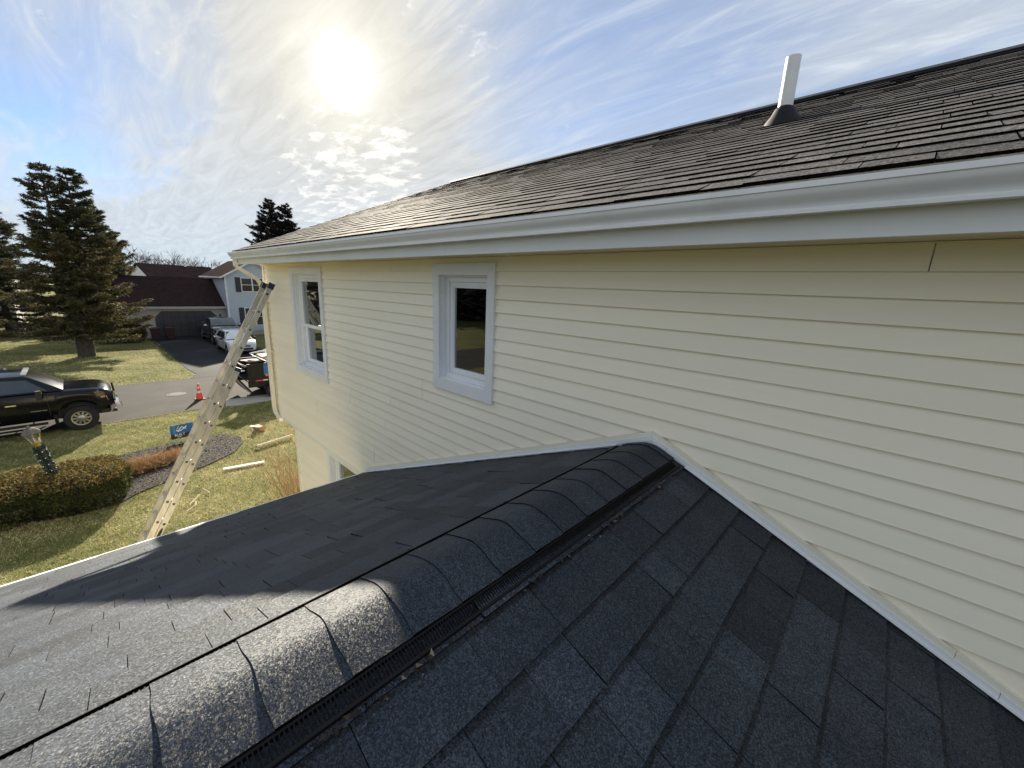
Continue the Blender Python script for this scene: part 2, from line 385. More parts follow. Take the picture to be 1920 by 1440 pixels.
mat('tape_white', (.70, .68, .64), rough=.4)
mat('sign_blue', (.012, .11, .30), (.010, .09, .25), rough=.4)
mat('sign_teal', (.03, .22, .36), rough=.4)
mat('sign_black', (.012, .012, .014), rough=.5)
mat('print_white', (.75, .78, .80), rough=.5)
mat('sticker_orange', (.75, .20, .08), rough=.5)
mat('cone_orange', (.80, .075, .025), (.70, .06, .02), rough=.5)
mat('cone_collar', (.72, .70, .68), rough=.4)
mat('scrap_white', (.72, .72, .72), (.60, .60, .60), scale=5, rough=.6)
mat('scrap_grey', (.34, .31, .28), (.22, .20, .18), scale=7, rough=.8)
mat('board_white', (.62, .61, .56), (.52, .51, .46), scale=6, rough=.7)
mat('post_tan', (.48, .42, .30), (.38, .33, .23), scale=5, rough=.8, stretch=(1, 1, 1))
mat('cardboard', (.34, .23, .13), rough=.85)
mat('bin_red', (.032, .011, .012), rough=.5)
mat('garland', (.012, .032, .030), (.02, .05, .04), rough=.7)
mat('bulb', (.75, .80, .80), rough=.2)
mat('brass', (.60, .42, .14), rough=.3, metal=.8)
mat_glass('lamp_glass', (.9, .9, .85))
mat('leaf_brown', (.10, .07, .045), (.16, .12, .07), scale=30, rough=.9)
mat('leaf_green', (.06, .07, .03), rough=.9)
mat('box_blue', (.045, .06, .085), rough=.5)
mat('box_tan', (.42, .38, .30), rough=.6)

# ------------------------------------------------------------------ ground, road, drives
def sheet(name, pts, z, m, t=None):
    b = MB(); b.prism([(x, y) for x, y in pts], 'z', z - (t or .25), z); return tag(b.obj(name, m), kind='structure')
b = MB(); b.add([(-700, -700, 0), (700, -700, 0), (700, 700, 0), (-700, 700, 0)], [(0, 1, 2, 3)]); tag(b.obj('ground', 'lawn'), kind='structure')
def wob(x, k): return x + .06*math.sin(k*1.7) + .04*math.sin(k*.63+1)
sheet('road', [(wob(-19.85, y), y) for y in np.arange(-160, 161, 1.0)] + [(wob(-26.5, y+9), y) for y in np.arange(160, -161, -1.0)], .012, 'asphalt')
sheet('neighbour_driveway', [(-26.3, 3.3), (-27.5, 3.75), (-29, 3.62), (-36.8, 3.5), (-45.4, 3.25), (-45.4, 9.0), (-30, 9.0), (-27.5, 9.5), (-26.3, 10.2)], .018, 'asphalt_drive')
sheet('driveway_apron', [(-20.75, 3.75), (-19.75, 3.5), (-19.55, 3.9), (-19.5, 10), (-20.75, 10)], .020, 'concrete')
mh = thing('manhole_cover', 'round pale iron manhole cover set in the asphalt street', 'manhole', (-23.1, 2.33, .012))
MB().lathe([(.28, -.02), (.28, .006), (.27, .012), (0, .012)], (0, 0, 0), n=28).obj('cover', 'iron', mh, local=True)
MB().lathe([(.285, -.02), (.285, .010), (.36, .010), (.37, -.02)], (0, 0, 0), n=28, cap=False).obj('rim', 'iron', mh, local=True)
# ------------------------------------------------------------------ our house
YW = 2.192
house = thing('cream_house', 'cream clapboard house with brown shingle roof and charcoal porch roof in front', 'house', (-7.91, YW, 0))
X0, X1 = -7.91, 5.4
ZB, ZT = 2.90, 5.535
winR = dict(o=(-3.035, -2.243, 4.378, 5.486), i=(-2.947, -2.327, 4.473, 5.393))
winL = dict(o=(-6.657, -5.497, 3.92, 5.473), i=(-6.537, -5.587, 4.025, 5.383))
winD = dict(o=(-5.80, -4.74, 1.35, 2.885), i=(-5.70, -4.84, 1.45, 2.79))
def pierced(mb, x0, x1, z0, z1, y0, y1, holes):
    xs = sorted({x0, x1, *[h[0] for h in holes], *[h[1] for h in holes]}); zs = sorted({z0, z1, *[h[2] for h in holes], *[h[3] for h in holes]})
    for a, c in zip(xs, xs[1:]):
        run = None
        for d, e in zip(zs, zs[1:]):
            if any(h[0] <= a and c <= h[1] and h[2] <= d and e <= h[3] for h in holes):
                if run: mb.bx(a, c, y0, y1, *run); run = None
            else: run = (run[0], e) if run else (d, e)
        if run: mb.bx(a, c, y0, y1, *run)
wallU = MB(); pierced(wallU, X0+.02, X1, ZB+.02, ZT+.1, YW+.012, YW+.13, [winR['i'], winL['i']]); wallU = wallU.obj('wall', 'trim_cream', house)
wallD = MB(); pierced(wallD, -7.12, X1, .1, ZB, YW+.045, YW+.15, [winD['i']]); wallD = wallD.obj('lower_wall', 'trim_cream', house)
MB().bx(X0+.02, X0+.14, YW+.13, 10.3, ZB+.02, ZT+.1).obj('end_wall', 'siding', house)
MB().bx(-7.12, -7.0, YW+.15, 10.3, .1, ZB).obj('lower_end_wall', 'siding', house)
MB().bx(X0+.02, X1, 10.3, 10.42, .1, ZT+.1).obj('back_wall', 'siding', house)
MB().bx(X1, X1+.12, YW+.012, 10.42, .1, ZT+.1).obj('far_wall', 'siding', house)
MB().bx(X0+.03, X1, YW+.14, 10.3, ZB-.12, ZB+.015).obj('floor', 'room_floor', house)
MB().bx(X0+.15, X1, 5.2, 5.3, ZB+.02, ZT+.05).obj('inner_wall', 'room', house)
MB().bx(-4.55, -4.45, YW+.14, 5.2, ZB+.02, ZT+.05).obj('room_partition', 'room', house)
MB().bx(X0+.15, X1, YW+.14, 5.2, ZT-.03, ZT+.0).obj('ceiling', 'room', house)
MB().bx(X0+.145, X0+.16, YW+.14, 5.2, ZB+.02, ZT-.03).obj('room_lining', 'room', house)
MB().bx(-7.2, X1, YW+.05, 10.35, -.3, .1).obj('foundation', 'concrete', house)
EXPO_S = .10158; ZL = 5.424
SEAMS = [(-3.25, 4.36), (-3.25, 4.26), (-3.865, 4.15), (-3.87, 4.05), (-4.865, 3.94), (-4.875, 3.84), (-6.0, 3.53), (-6.01, 3.43), (-4.005, 3.74), (-4.012, 3.64), (-4.30, 3.33), (-4.297, 3.23), (.058, 5.47), (-6.865, 5.47), (-3.77, 5.47), (1.9, 4.9), (3.1, 4.5), (2.2, 4.0)]
def siding(parent, x0, x1, z0, z1, yb, wins, seams, zl):
    k = math.ceil((zl - z0)/EXPO_S)
    for n in range(-2, k+1):
        a = zl - n*EXPO_S + R.uniform(-.0010, .0010); e = a + EXPO_S
        if e <= z0 + .01 or a >= z1 - .005: continue
        a2, e2 = max(a, z0), min(e + .0018, z1)
        spans = [(x0, x1)]
        for w in wins:
            xi0, xi1, zi0, zi1 = w['i']
            if e > zi0 + .004 and a < zi1 - .004:
                c = (w['o'][0]+xi0)/2; d = (w['o'][1]+xi1)/2; new = []
                for p, q in spans:
                    if q <= c or p >= d: new.append((p, q))
                    else:
                        if p < c: new.append((p, c))
                        if q > d: new.append((d, q))
                spans = new
        for sx, sz in seams:
            if a <= sz < e:
                new = []
                for p, q in spans:
                    if p < sx < q: new += [(p, sx-.0022), (sx+.0022, q)]
                    else: new.append((p, q))
                spans = new
        t = (a2 - a)/EXPO_S
        for p, q in spans:
            y0 = yb - .014 + R.uniform(-.0013, .0013)
            mb = MB(); mb.prism([(y0, a2), (y0 + .0012, a2 + .004), (yb + .006, e2), (yb + .0115, e2), (yb + .0115, a2)], 'x', p, q, R.random())
            mb.obj('siding_board', 'siding', parent)
siding(wallU, X0+.03, X1, ZB, ZT, YW, [winR, winL], SEAMS, ZL)
siding(wallD, -7.10, -4.0, .3, ZB-.06, YW+.033, [winD], [(-5.9, 1.2), (-6.3, 2.0)], 2.84)
# corner boards, skirt trim, overhang soffit
MB().bx(X0-.035, X0+.035, YW-.026, YW+.06, ZB-.02, ZT).obj('corner_board', 'trim_cream', house)
MB().bx(-7.155, -7.085, YW+.010, YW+.1, .3, ZB-.055).obj('corner_board', 'trim_cream', house)
MB().bx(X0-.03, X1, YW-.019, YW+.035, ZB-.052, ZB+.004).obj('skirt_trim', 'trim_cream', house)
MB().bx(X0+.0, -7.0, YW+.036, 10.3, ZB-.045, ZB-.02).obj('overhang_soffit', 'vinyl_white', house)

def window(w, kind, yc=YW):
    """casing boards, jamb, vinyl frame, sashes and panes"""
    ox0, ox1, oz0, oz1 = w['o']; ix0, ix1, iz0, iz1 = w['i']
    yf, yb = yc-.030, yc+.004
    win = MB()
    fy0, fy1 = yc+.048, yc+.12; fw = .042
    x0, x1, z0, z1 = ix0+.012, ix1-.012, iz0+.012, iz1-.012
    win.bx(x0, x0+fw, fy0, fy1, z0, z1).bx(x1-fw, x1, fy0, fy1, z0, z1).bx(x0+fw, x1-fw, fy0, fy1, z1-fw, z1).bx(x0+fw, x1-fw, fy0, fy1, z0, z0+fw)
    win = win.obj('window', 'vinyl_white', house)
    g = .0012
    def trapz(pts):
        m = MB(); m.prism(pts, 'y', yf, yb); return m.obj('casing', 'trim_white', win)
    trapz([(ox0, oz0), (ix0, iz0), (ix0, iz1), (ox0, oz1)]); trapz([(ox1, oz0), (ox1, oz1), (ix1, iz1), (ix1, iz0)])
    trapz([(ox0+g, oz1), (ix0+g, iz1), (ix1-g, iz1), (ox1-g, oz1)]); trapz([(ox0+g, oz0), (ox1-g, oz0), (ix1-g, iz0), (ix0+g, iz0)])
    for (a, c, d, e) in ((ix0, ix0+.012, iz0, iz1), (ix1-.012, ix1, iz0, iz1), (ix0+.012, ix1-.012, iz1-.012, iz1)):
        MB().bx(a, c, yc+.0042, yc+.13, d, e).obj('jamb', 'trim_white', win)
    m = MB(); m.prism([(yc+.0042, iz0), (yc+.13, iz0), (yc+.13, iz0+.02), (yc+.0042, iz0+.010)], 'x', ix0+.012, ix1-.012); m.obj('sill', 'trim_white', win)
    def sash(a, c, d, e, y, t=.036):
        m = MB(); m.bx(a, a+t, y, y+.03, d, e).bx(c-t, c, y, y+.03, d, e).bx(a+t, c-t, y, y+.03, e-t, e).bx(a+t, c-t, y, y+.03, d, d+t)
        m.obj('sash', 'vinyl_white', win)
        q = .012
        m = MB(); m.bx(a+t, a+t+q, y+.006, y+.026, d+t, e-t).bx(c-t-q, c-t, y+.006, y+.026, d+t, e-t).bx(a+t+q, c-t-q, y+.006, y+.026, e-t-q, e-t).bx(a+t+q, c-t-q, y+.006, y+.026, d+t, d+t+q)
        m.obj('glazing_bead', 'vinyl_white', win)
        MB().bx(a+t+q-.003, c-t-q+.003, y+.014, y+.018, d+t+q-.003, e-t-q+.003).obj('pane', 'glass', win)
    a, c, d, e = x0+fw, x1-fw, z0+fw, z1-fw
    if kind == 'fixed':
        sash(a+.002, c-.002, d+.002, e-.002, yc+.058)
    else:
        zm = 4.645 if kind == 'hung' else (d+e)/2
        sash(a+.002, c-.002, zm-.02, e-.002, yc+.056, .03); sash(a+.002, c-.002, d+.002, zm+.022, yc+.09, .045)
    return win
window(winR, 'fixed'); window(winL, 'hung'); window(winD, 'low', YW+.03)
MB().bx(-6.5, -6.2, YW+.19, YW+.22, 3.95, 5.35).obj('curtain', 'curtain', house)
MB().bx(-2.93, -2.72, YW+.24, YW+.27, 4.4, 5.4).obj('curtain', 'curtain', house)
# eave: soffit, fascia, gutter, downspout
XE = -8.06
MB().bx(XE+.02, X1+.3, 1.865, YW+.01, 5.532, 5.55).obj('soffit', 'soffit_tan', house)
prev = XE
for xs in (-5.15, -2.42, .62, X1+.35):
    MB().bx(prev+.0012, xs-.0012, 1.842, 1.864, 5.515, 5.722).obj('fascia_board', 'trim_white', house); prev = xs
G = [(1.838, 5.700), (1.838, 5.600), (1.775, 5.594), (1.764, 5.595), (1.7635, 5.607), (1.770, 5.611), (1.768, 5.620), (1.757, 5.634), (1.744, 5.647), (1.737, 5.660), (1.736, 5.670), (1.730, 5.672), (1.730, 5.691), (1.742, 5.693)]
Gi = [(1.742, 5.689), (1.735, 5.686), (1.741, 5.668), (1.748, 5.651), (1.761, 5.638), (1.773, 5.622), (1.775, 5.602), (1.833, 5.606), (1.834, 5.700)]
prev = XE-.02
for xs in (-4.4, .9, X1+.4):
    m = MB(); m.prism(G+Gi, 'x', prev, xs); m.obj('gutter', 'gutter_white', house, smooth=True); prev = xs + .001
m = MB(); m.prism(G, 'x', XE-.026, XE-.0205); m.obj('gutter_end_cap', 'gutter_white', house)
m = MB(); P = [(-7.985, 1.80, 5.602), (-7.985, 1.80, 5.50), (-7.975, 1.825, 5.455), (-7.90, 2.00, 5.335), (-7.875, 2.06, 5.29), (-7.865, 2.095, 5.23), (-7.862, 2.115, 5.15), (-7.862, 2.118, 4.5), (-7.862, 2.118, 3.05), (-7.855, 2.128, 2.95), (-7.80, 2.145, 2.88), (-7.66, 2.15, 2.845)]
def rect_tube(mb, pts, hx, hy):
    pts = [Vector(p) for p in pts]; vs = []
    for i, p in enumerate(pts):
        t = (pts[min(i+1, len(pts)-1)] - pts[max(i-1, 0)]).normalized(); u = Vector((1, 0, 0)) - t*t.x
        if u.length < .3: u = Vector((0, 0, 1)) - t*t.z
        u.normalize(); w = t.cross(u)
        for a, c in ((-1, -1), (1, -1), (1, 1), (-1, 1)): vs.append(p + u*a*hx + w*c*hy)
    fs = [(i*4+k, i*4+(k+1) % 4, i*4+4+(k+1) % 4, i*4+4+k) for i in range(len(pts)-1) for k in range(4)] + [(3, 2, 1, 0), tuple(range(len(vs)-4, len(vs)))]
    mb.add(vs, fs)
rect_tube(m, P, .034, .026); dsp = m.obj('downspout', 'trim_cream', house)
MB().bx(-7.91, -7.815, 2.088, 2.18, 4.05, 4.075).obj('strap', 'trim_cream', dsp)
# ---- main roof
RM = .428; RY0, RZ0 = 1.795, 5.715; RYR = 6.15; XR0, XR1 = -8.06, 5.7
th = math.atan(RM); cth, sth = math.cos(th), math.sin(th)
zr = RZ0 + RM*(RYR-RY0)
m = MB(); m.prism([(RY0+.01, RZ0-.016), (RYR, zr-.012), (10.75, zr-.012-RM*(10.75-RYR)), (10.75, zr-.15-RM*(10.75-RYR)), (RYR, zr-.15), (RY0+.08, RZ0-.045)], 'x', XR0+.01, XR1)
roof = m.obj('roof', 'deck_dark', house)
def rake(y0, z0, y1, z1): 
    m = MB(); m.prism([(y0, z0-.02), (y1, z1-.02), (y1, z1-.17), (y0, z0-.12)], 'x', XR0+.005, XR0+.03); m.obj('rake_board', 'trim_white', roof)
rake(RY0+.03, RZ0-.005, RYR, zr)
m = MB(); m.prism([(RYR, zr-.02), (10.75, zr-.02-RM*(10.75-RYR)), (10.75, zr-.0-RM*(10.75-RYR)), (RYR, zr+.0)], 'x', XR0, XR1); m.obj('rear_slope', 'shingle_brown', roof)
m = MB(); m.prism([(YW+.02, 5.60), (RYR, zr-.16), (10.3, 5.60)], 'x', X0+.03, X0+.12); m.obj('gable_wall', 'siding', roof)
m = MB(); m.prism([(YW+.02, 5.60), (RYR, zr-.16), (10.3, 5.60)], 'x', X1+.02, X1+.1); m.obj('gable_wall', 'siding', roof)
# ---- porch roof
PX, PZ, PM = -.890, 4.457, .417; PXL, PXR = -4.55, 2.77; PY0 = -3.3
phi = math.atan(PM); cph, sph = math.cos(phi), math.sin(phi); PZE = PZ - PM*(PX-PXL)
m = MB(); m.prism([(PXL+.01, PZE-.016), (PX, PZ-.012), (PXR-.01, PZE-.016), (PXR-.01, PZE-.05), (PX, PZ-.12), (PXL+.01, PZE-.05)], 'y', PY0, YW+.03)
proof = m.obj('porch_roof', 'deck_dark', house)
MB().bx(-4.18, 2.4, PY0+.35, PY0+.47, .1, PZE+.2).obj('porch_front_wall', 'siding', house)
MB().bx(-4.18, -4.06, PY0+.47, YW+.04, .1, PZE+.05).obj('porch_side_wall', 'siding', house)
MB().bx(2.28, 2.4, PY0+.47, YW+.04, .1, PZE+.05).obj('porch_side_wall', 'siding', house)
m = MB(); m.prism([(-4.18, PZE+.14), (PX, PZ-.13), (2.4, PZE+.14)], 'y', PY0+.36, PY0+.46); m.obj('porch_gable', 'siding', house)
MB().bx(PXL+.02, PXL+.05, PY0, YW-.02, PZE-.19, PZE-.03).obj('porch_fascia', 'trim_white', house)
MB().bx(PXL+.05, -4.18, PY0+.02, YW-.02, PZE-.17, PZE-.155).obj('porch_soffit', 'vinyl_white', house)
m = MB(); m.prism([(PXL-.042, PZE-.055), (PXL-.036, PZE-.055), (PXL-.034, PZE-.012), (PXL+.05, PZE+.004), (PXL+.05, PZE+.007), (PXL-.040, PZE-.006)], 'y', PY0, YW-.03); m.obj('drip_edge', 'trim_white', house)
MB().bx(PXR-.05, PXR-.02, PY0, YW-.02, PZE-.19, PZE-.03).obj('porch_fascia', 'trim_white', house)

pieces = []       # (area, fn verts, var, roof obj, material)
def field(P, slope_len, t0, t1, ex, wmin, wmax, h1, h2, roofobj, m, keep=None, g=.0011, ragged=.002, sig=.26, band=.75):
    i = 0; s = 0.
    while s < slope_len - .02:
        t = t0 - R.uniform(0, wmax); last = 0
        while t < t1:
            w = R.uniform(wmin, wmax); a, c = max(t, t0), min(t + w, t1); t += w
            if c - a < .02: continue
            hi = h2 if R.random() < .5 else h1; hi += R.uniform(-.0008, .0008)
            s1 = min(s + ex + .03, slope_len)
            b0 = s + R.uniform(-ragged, ragged)
            if s1 - b0 < .03: continue
            sb = min(s + ex - .016 + R.uniform(-.004, .004), s1 - .006); hb = hi + (.0005-hi)*(sb-b0)/max(.01, s1-b0)
            vs = [P(a+g, b0, -.004), P(c-g, b0, -.004), P(c-g, s1, -.006), P(a+g, s1, -.006), P(a+g, b0, hi), P(c-g, b0, hi), P(c-g, s1, .0005), P(a+g, s1, .0005), P(a+g, sb, hb), P(c-g, sb, hb)]
            q = [px(v) for v in (vs[4], vs[5], vs[6], vs[7])]; area = 0
            if all(q):
                qq = [(min(max(x, 0), 1920), min(max(y, 0), 1440)) for x, y in q]
                area = abs(sum(qq[k][0]*qq[(k+1) % 4][1] - qq[(k+1) % 4][0]*qq[k][1] for k in range(4)))/2
            if keep is None or keep(a, c, s): pieces.append((area, vs, (min(1, max(0, R.gauss(.5, sig))), band), roofobj, m))
        s += ex; i += 1
SHF = [(3, 2, 1, 0), (4, 5, 9, 8), (8, 9, 6, 7), (0, 1, 5, 4), (1, 2, 6, 9, 5), (2, 3, 7, 6), (3, 0, 4, 8, 7)]
FACES = [(3, 2, 1, 0), (4, 5, 6, 7), (0, 1, 5, 4), (1, 2, 6, 5), (2, 3, 7, 6), (3, 0, 4, 7)]
SLP = (PX-PXL)/cph; YS = YW - .031
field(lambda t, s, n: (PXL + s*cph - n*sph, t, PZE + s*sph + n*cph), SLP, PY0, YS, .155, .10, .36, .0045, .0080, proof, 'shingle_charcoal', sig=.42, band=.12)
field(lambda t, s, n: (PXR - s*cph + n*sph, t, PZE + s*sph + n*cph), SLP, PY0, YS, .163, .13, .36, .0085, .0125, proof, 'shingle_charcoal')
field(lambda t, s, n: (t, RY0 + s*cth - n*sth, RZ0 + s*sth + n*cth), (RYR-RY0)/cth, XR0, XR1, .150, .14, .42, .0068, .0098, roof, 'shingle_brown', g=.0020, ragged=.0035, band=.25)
pieces.sort(key=lambda p: -p[0])
rest = {}
for k, (ar, vs, va, ro, m) in enumerate(pieces):
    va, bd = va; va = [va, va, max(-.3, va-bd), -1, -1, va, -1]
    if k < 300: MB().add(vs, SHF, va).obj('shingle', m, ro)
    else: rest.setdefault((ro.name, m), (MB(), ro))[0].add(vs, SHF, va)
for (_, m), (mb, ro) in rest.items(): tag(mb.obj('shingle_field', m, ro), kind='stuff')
# main ridge: vent strip and caps
m = MB(); m.prism([(RYR-.16, zr-.16*RM+.004), (RYR, zr+.006), (RYR+.16, zr-.16*RM+.004), (RYR+.16, zr-.16*RM+.028), (RYR, zr+.034), (RYR-.16, zr-.16*RM+.028)], 'x', -7.72, XR1); m.obj('ridge_strip', 'vent_black', roof)
y = -7.80
while y < XR1-.1:
    L = .30; m = MB()
    m.prism([(RYR-.165, zr-.165*RM+.029), (RYR, zr+.038), (RYR+.165, zr-.165*RM+.029), (RYR+.165, zr-.165*RM+.037), (RYR, zr+.048), (RYR-.165, zr-.165*RM+.037)], 'x', y+.001, y+L-.001, .2*R.random()); m.obj('ridge_cap', 'shingle_charcoal', roof); y += L
# vent pipe through the roof
pz = RZ0 + RM*(4.0-RY0)
vp = MB().lathe([(.0505, -.15), (.0505, .445), (.046, .447), (.045, .30)], (-.932, 4.0, pz), n=28, cap=False).obj('vent_pipe', 'pipe_pvc', house, smooth=True)
mb = MB(); n = 28; vs = []
for (rr, dz) in ((.125, .010), (.118, .022), (.088, .055), (.072, .085), (.064, .10), (.052, .105)):
    for k in range(n):
        q = 2*math.pi*k/n; x, yy = rr*math.cos(q), rr*math.sin(q); f = max(0, (rr-.052)/.073)
        vs.append((-.932 + x, 4.0 + yy*1.12, pz + yy*1.12*RM*f + dz))
mb.add(vs, [(i*n+k, i*n+(k+1) % n, (i+1)*n+(k+1) % n, (i+1)*n+k) for i in range(5) for k in range(n)]); mb.obj('boot', 'rubber', vp, smooth=True)
# porch ridge: vent body, louvre fins, caps
m = MB()
prof = [(.0, .006), (.06, .000), (.148, .0215), (.150, .0235)]
zz = lambda x, h: PZ - PM*abs(x) + h
hy = [(x, PZ + .0205 - PM*math.sqrt(x*x + .0025)) for x in np.linspace(-.150, .150, 17)]
m.prism([(PX + x, z) for x, z in hy] + [(PX + x, zz(x, h)) for x, h in ((.150, .002), (0, -.03), (-.150, .002))], 'y', PY0+.05, YW-.075)
rv = m.obj('ridge_vent', 'vent_black', proof)
m = MB(); y = PY0+.06
while y < YW-.09:
    for sgn in (-1, 1):
        p = [(.1505, .020), (.183, .011), (.183, .0065), (.1505, .0145)]
        vs = [(PX+sgn*x, y + dy, zz(x, h)) for dy in (0, .0028) for x, h in p]
        m.add(vs, [(0, 1, 2, 3), (7, 6, 5, 4), (0, 4, 5, 1), (1, 5, 6, 2), (2, 6, 7, 3), (3, 7, 4, 0)])
    y += .0092
tag(m.obj('vent_fins', 'vent_fin', rv), kind='stuff')
for sgn in (-1, 1):
    m = MB(); m.prism([(PX+sgn*x, zz(x, h)) for x, h in ((.151, .003), (.190, .002), (.190, .0175), (.1835, .0185), (.1835, .005), (.151, .006))], 'y', PY0+.05, YW-.072); m.obj('vent_baffle', 'vent_black', rv)
def cap(y0, y1, lift):
    m = MB(); vs = []; xs = np.linspace(-.1455, .1455, 23); n = 23
    for (y, up) in ((y0, .0075), (y1, .0025)):
        for lay in (0, 1):
            for x in xs:
                z = PZ + .0225 - PM*math.sqrt(x*x + .050**2) + (up + lift if lay else -.0005)
                vs.append((PX+x, y + (.0018*math.sin(x*40+y0*9)), z))
    fs = [(n+k, n+k+1, 3*n+k+1, 3*n+k) for k in range(n-1)] + [(k+1, k, 2*n+k, 2*n+k+1) for k in range(n-1)] + [(k, k+1, n+k+1, n+k) for k in range(n-1)]
    fs += [(0, n, 3*n, 2*n), (n-1, 3*n-1, 4*n-1, 2*n-1)]
    va = min(1, max(0, R.gauss(.55, .10))); m.add(vs, fs, [va]*(2*n-2) + [-1]*(n-1) + [-1, -1]); m.obj('ridge_cap', 'shingle_charcoal', proof, smooth=True)
y = .142 - .162*22
while y < YW-.09:
    cap(y, min(y+.205, YW-.045), R.uniform(-.001, .001)); y += .162
# flashing and J channel where porch roof meets wall
def slope_strip(name, m, xa, xb, lo, hi, y0, y1):
    """strip following the gable line between offsets lo..hi above the roof surface"""
    f = lambda x: PZ - PM*abs(x-PX)
    b = MB(); b.prism([(xa, f(xa)+lo), (xb, f(xb)+lo), (xb, f(xb)+hi), (xa, f(xa)+hi)], 'y', y0, y1); b.obj(name, m, proof)
for xa, xb in ((-4.50, -2.7), (-2.698, PX), ):
    slope_strip('flashing', 'trim_white', xa, xb, .018, .044, YW-.036, YW-.0165)
for xa, xb in ((PX+.0008, -.80), (-.798, .55), (.552, 2.7)):
    slope_strip('flashing', 'trim_white', xa, xb, .018, .044, YW-.036, YW-.0165)
for xa, xb in ((-4.45, -2.1), (-2.0985, PX), (PX+.0008, .42), (.4215, 2.7)):
    slope_strip('siding_channel', 'trim_cream', xa, xb, .0445, .073, YW-.030, YW-.0160)

for xa, xb in ((-4.50, PX-.21), (PX+.21, 2.7)): slope_strip('flashing_leg', 'trim_white', xa, xb, .0150, .0178, YW-.052, YW-.0362)
for xa, xb in ((-4.50, PX), (PX+.0008, 2.7)): slope_strip('flashing_foot', 'trim_white', xa, xb, -.012, .0178, YW-.0305, YW-.0137)
# ------------------------------------------------------------------ ladder
def ladder():
    T = Vector((-7.33, 2.10, 5.20)); ang = 0.0; L = 2.72
    Bp = Vector((T.x - math.sin(ang)*L, T.y - math.cos(ang)*L, .02))
    ax = (T - Bp); LEN = ax.length; ax.normalize()
    sd = Vector((math.cos(ang), -math.sin(ang), 0)); nf = sd.cross(ax).normalized()      # sideways, and out of the ladder plane
    if nf.y > 0: nf = -nf                                                               # towards the climber
    root = thing('extension_ladder', 'aluminium extension ladder leaning on the cream house corner', 'ladder', tuple(Bp))
    def rail(side, w, l0, l1, off, dep, name='rail'):
        c = Bp + ax*((l0+l1)/2) + sd*(side*w) + nf*off; m = MB(); hl = (l1-l0)/2; t = .0035
        m.obox(c, sd*t, nf*(dep/2), ax*hl)
        for e in (-1, 1): m.obox(c - sd*(side*.015) + nf*(e*(dep/2-.002)), sd*.0145, nf*.0025, ax*(hl-.001))
        m.obox(c + sd*(side*.0045), sd*.0018, nf*.010, ax*(hl-.002))
        return m.obj(name, 'aluminium', root)
    wf, wb = .185, .215; DF = .072; split = LEN - 4*.305 - .17
    for sde in (-1, 1):
        rail(sde, wf, 1.3, LEN, .037, DF); rail(sde, wb, 0, split, -.040, DF)
        c = Bp + ax*(LEN-.03) + sd*(sde*wf) + nf*.037; MB().obox(c, sd*.020, nf*.042, ax*.045).obj('end_cap', 'cap_blue', root)
        c = Bp + ax*(split-.02) + sd*(sde*wb) - nf*.040; MB().obox(c, sd*.018, nf*.040, ax*.028).obj('guide_cap', 'cap_blue', root)
        c = Bp + ax*.05 + sd*(sde*wb) - nf*.04; MB().obox(c, sd*.03, nf*.06, ax*.05).obj('foot', 'rubber', root)
    k = 0; l = LEN - .17
    while l > .25:
        if l > 1.35:
            c = Bp + ax*l + nf*.037; MB().tube([c - sd*(wf-.002), c + sd*(wf-.002)], [.0165, .0165], 10).obj('rung', 'aluminium', root, smooth=True)
            for e in (-1, 1): q = c + sd*e*(wf+.0036); MB().tube([q, q + sd*e*.006], .0175, 10).obj('rung_end', 'rubber' if k == 0 else 'iron', root)
        if l < split - .1:
            c = Bp + ax*(l-.012) - nf*.040; MB().tube([c - sd*(wb-.002), c + sd*(wb-.002)], [.0165, .0165], 10).obj('rung', 'aluminium', root, smooth=True)
            for e in (-1, 1): q = c + sd*e*(wb+.0036); MB().tube([q, q + sd*e*.006], .0175, 10).obj('rung_end', 'iron', root)
        l -= .305; k += 1
    # oval maker's sticker low on the near rail
    c = Bp + ax*(split-2.62) + sd*(wb+.0075) - nf*.040; m = MB(); vs = [c + nf*(.020*math.cos(q)) + ax*(.115*math.sin(q)) for q in np.linspace(0, 2*math.pi, 20, endpoint=False)]
    m.add(vs + [p + sd*.001 for p in vs], [tuple(range(20))[::-1], tuple(range(20, 40))] + [(i, (i+1) % 20, 20+(i+1) % 20, 20+i) for i in range(20)]); m.obj('sticker', 'sign_black', root)
ladder()

# ------------------------------------------------------------------ neighbour's house
def nb_window(parent, X, y0, y1, z0, z1, shut=(True, True), n=1, sh=.42):
    """window in a wall facing +X: frame, mullions, panes, shutters"""
    f = MB(); t = .07
    f.bx(X, X+.05, y0-t, y0, z0-t, z1+t).bx(X, X+.05, y1, y1+t, z0-t, z1+t).bx(X, X+.05, y0, y1, z1, z1+t).bx(X, X+.05, y0, y1, z0-t, z0)
    w = f.obj('window', 'nb_white', parent)
    d = (y1-y0)/n
    for k in range(n):
        a, c = y0+k*d, y0+(k+1)*d
        if k: MB().bx(X+.001, X+.049, a-.05, a+.05, z0, z1).obj('mullion', 'nb_white', w)
        for zz0, zz1 in ((z0, (z0+z1)/2-.025), ((z0+z1)/2+.025, z1)):
            MB().bx(X+.005, X+.015, a+(.05 if k else 0), c-(.05 if k < n-1 else 0), zz0, zz1).obj('pane', 'nb_glass', w)
        MB().bx(X+.004, X+.03, a+(.05 if k else 0), c-(.05 if k < n-1 else 0), (z0+z1)/2-.024, (z0+z1)/2+.024).obj('meeting_rail', 'nb_white', w)
    for s, on in zip((-1, 1), shut):
        if on:
            yy = (y0-t-.01-sh, y0-t-.01) if s < 0 else (y1+t+.01, y1+t+.01+sh)
            MB().bx(X, X+.04, *yy, z0-t, z1+t).obj('shutter', 'shutter', w)
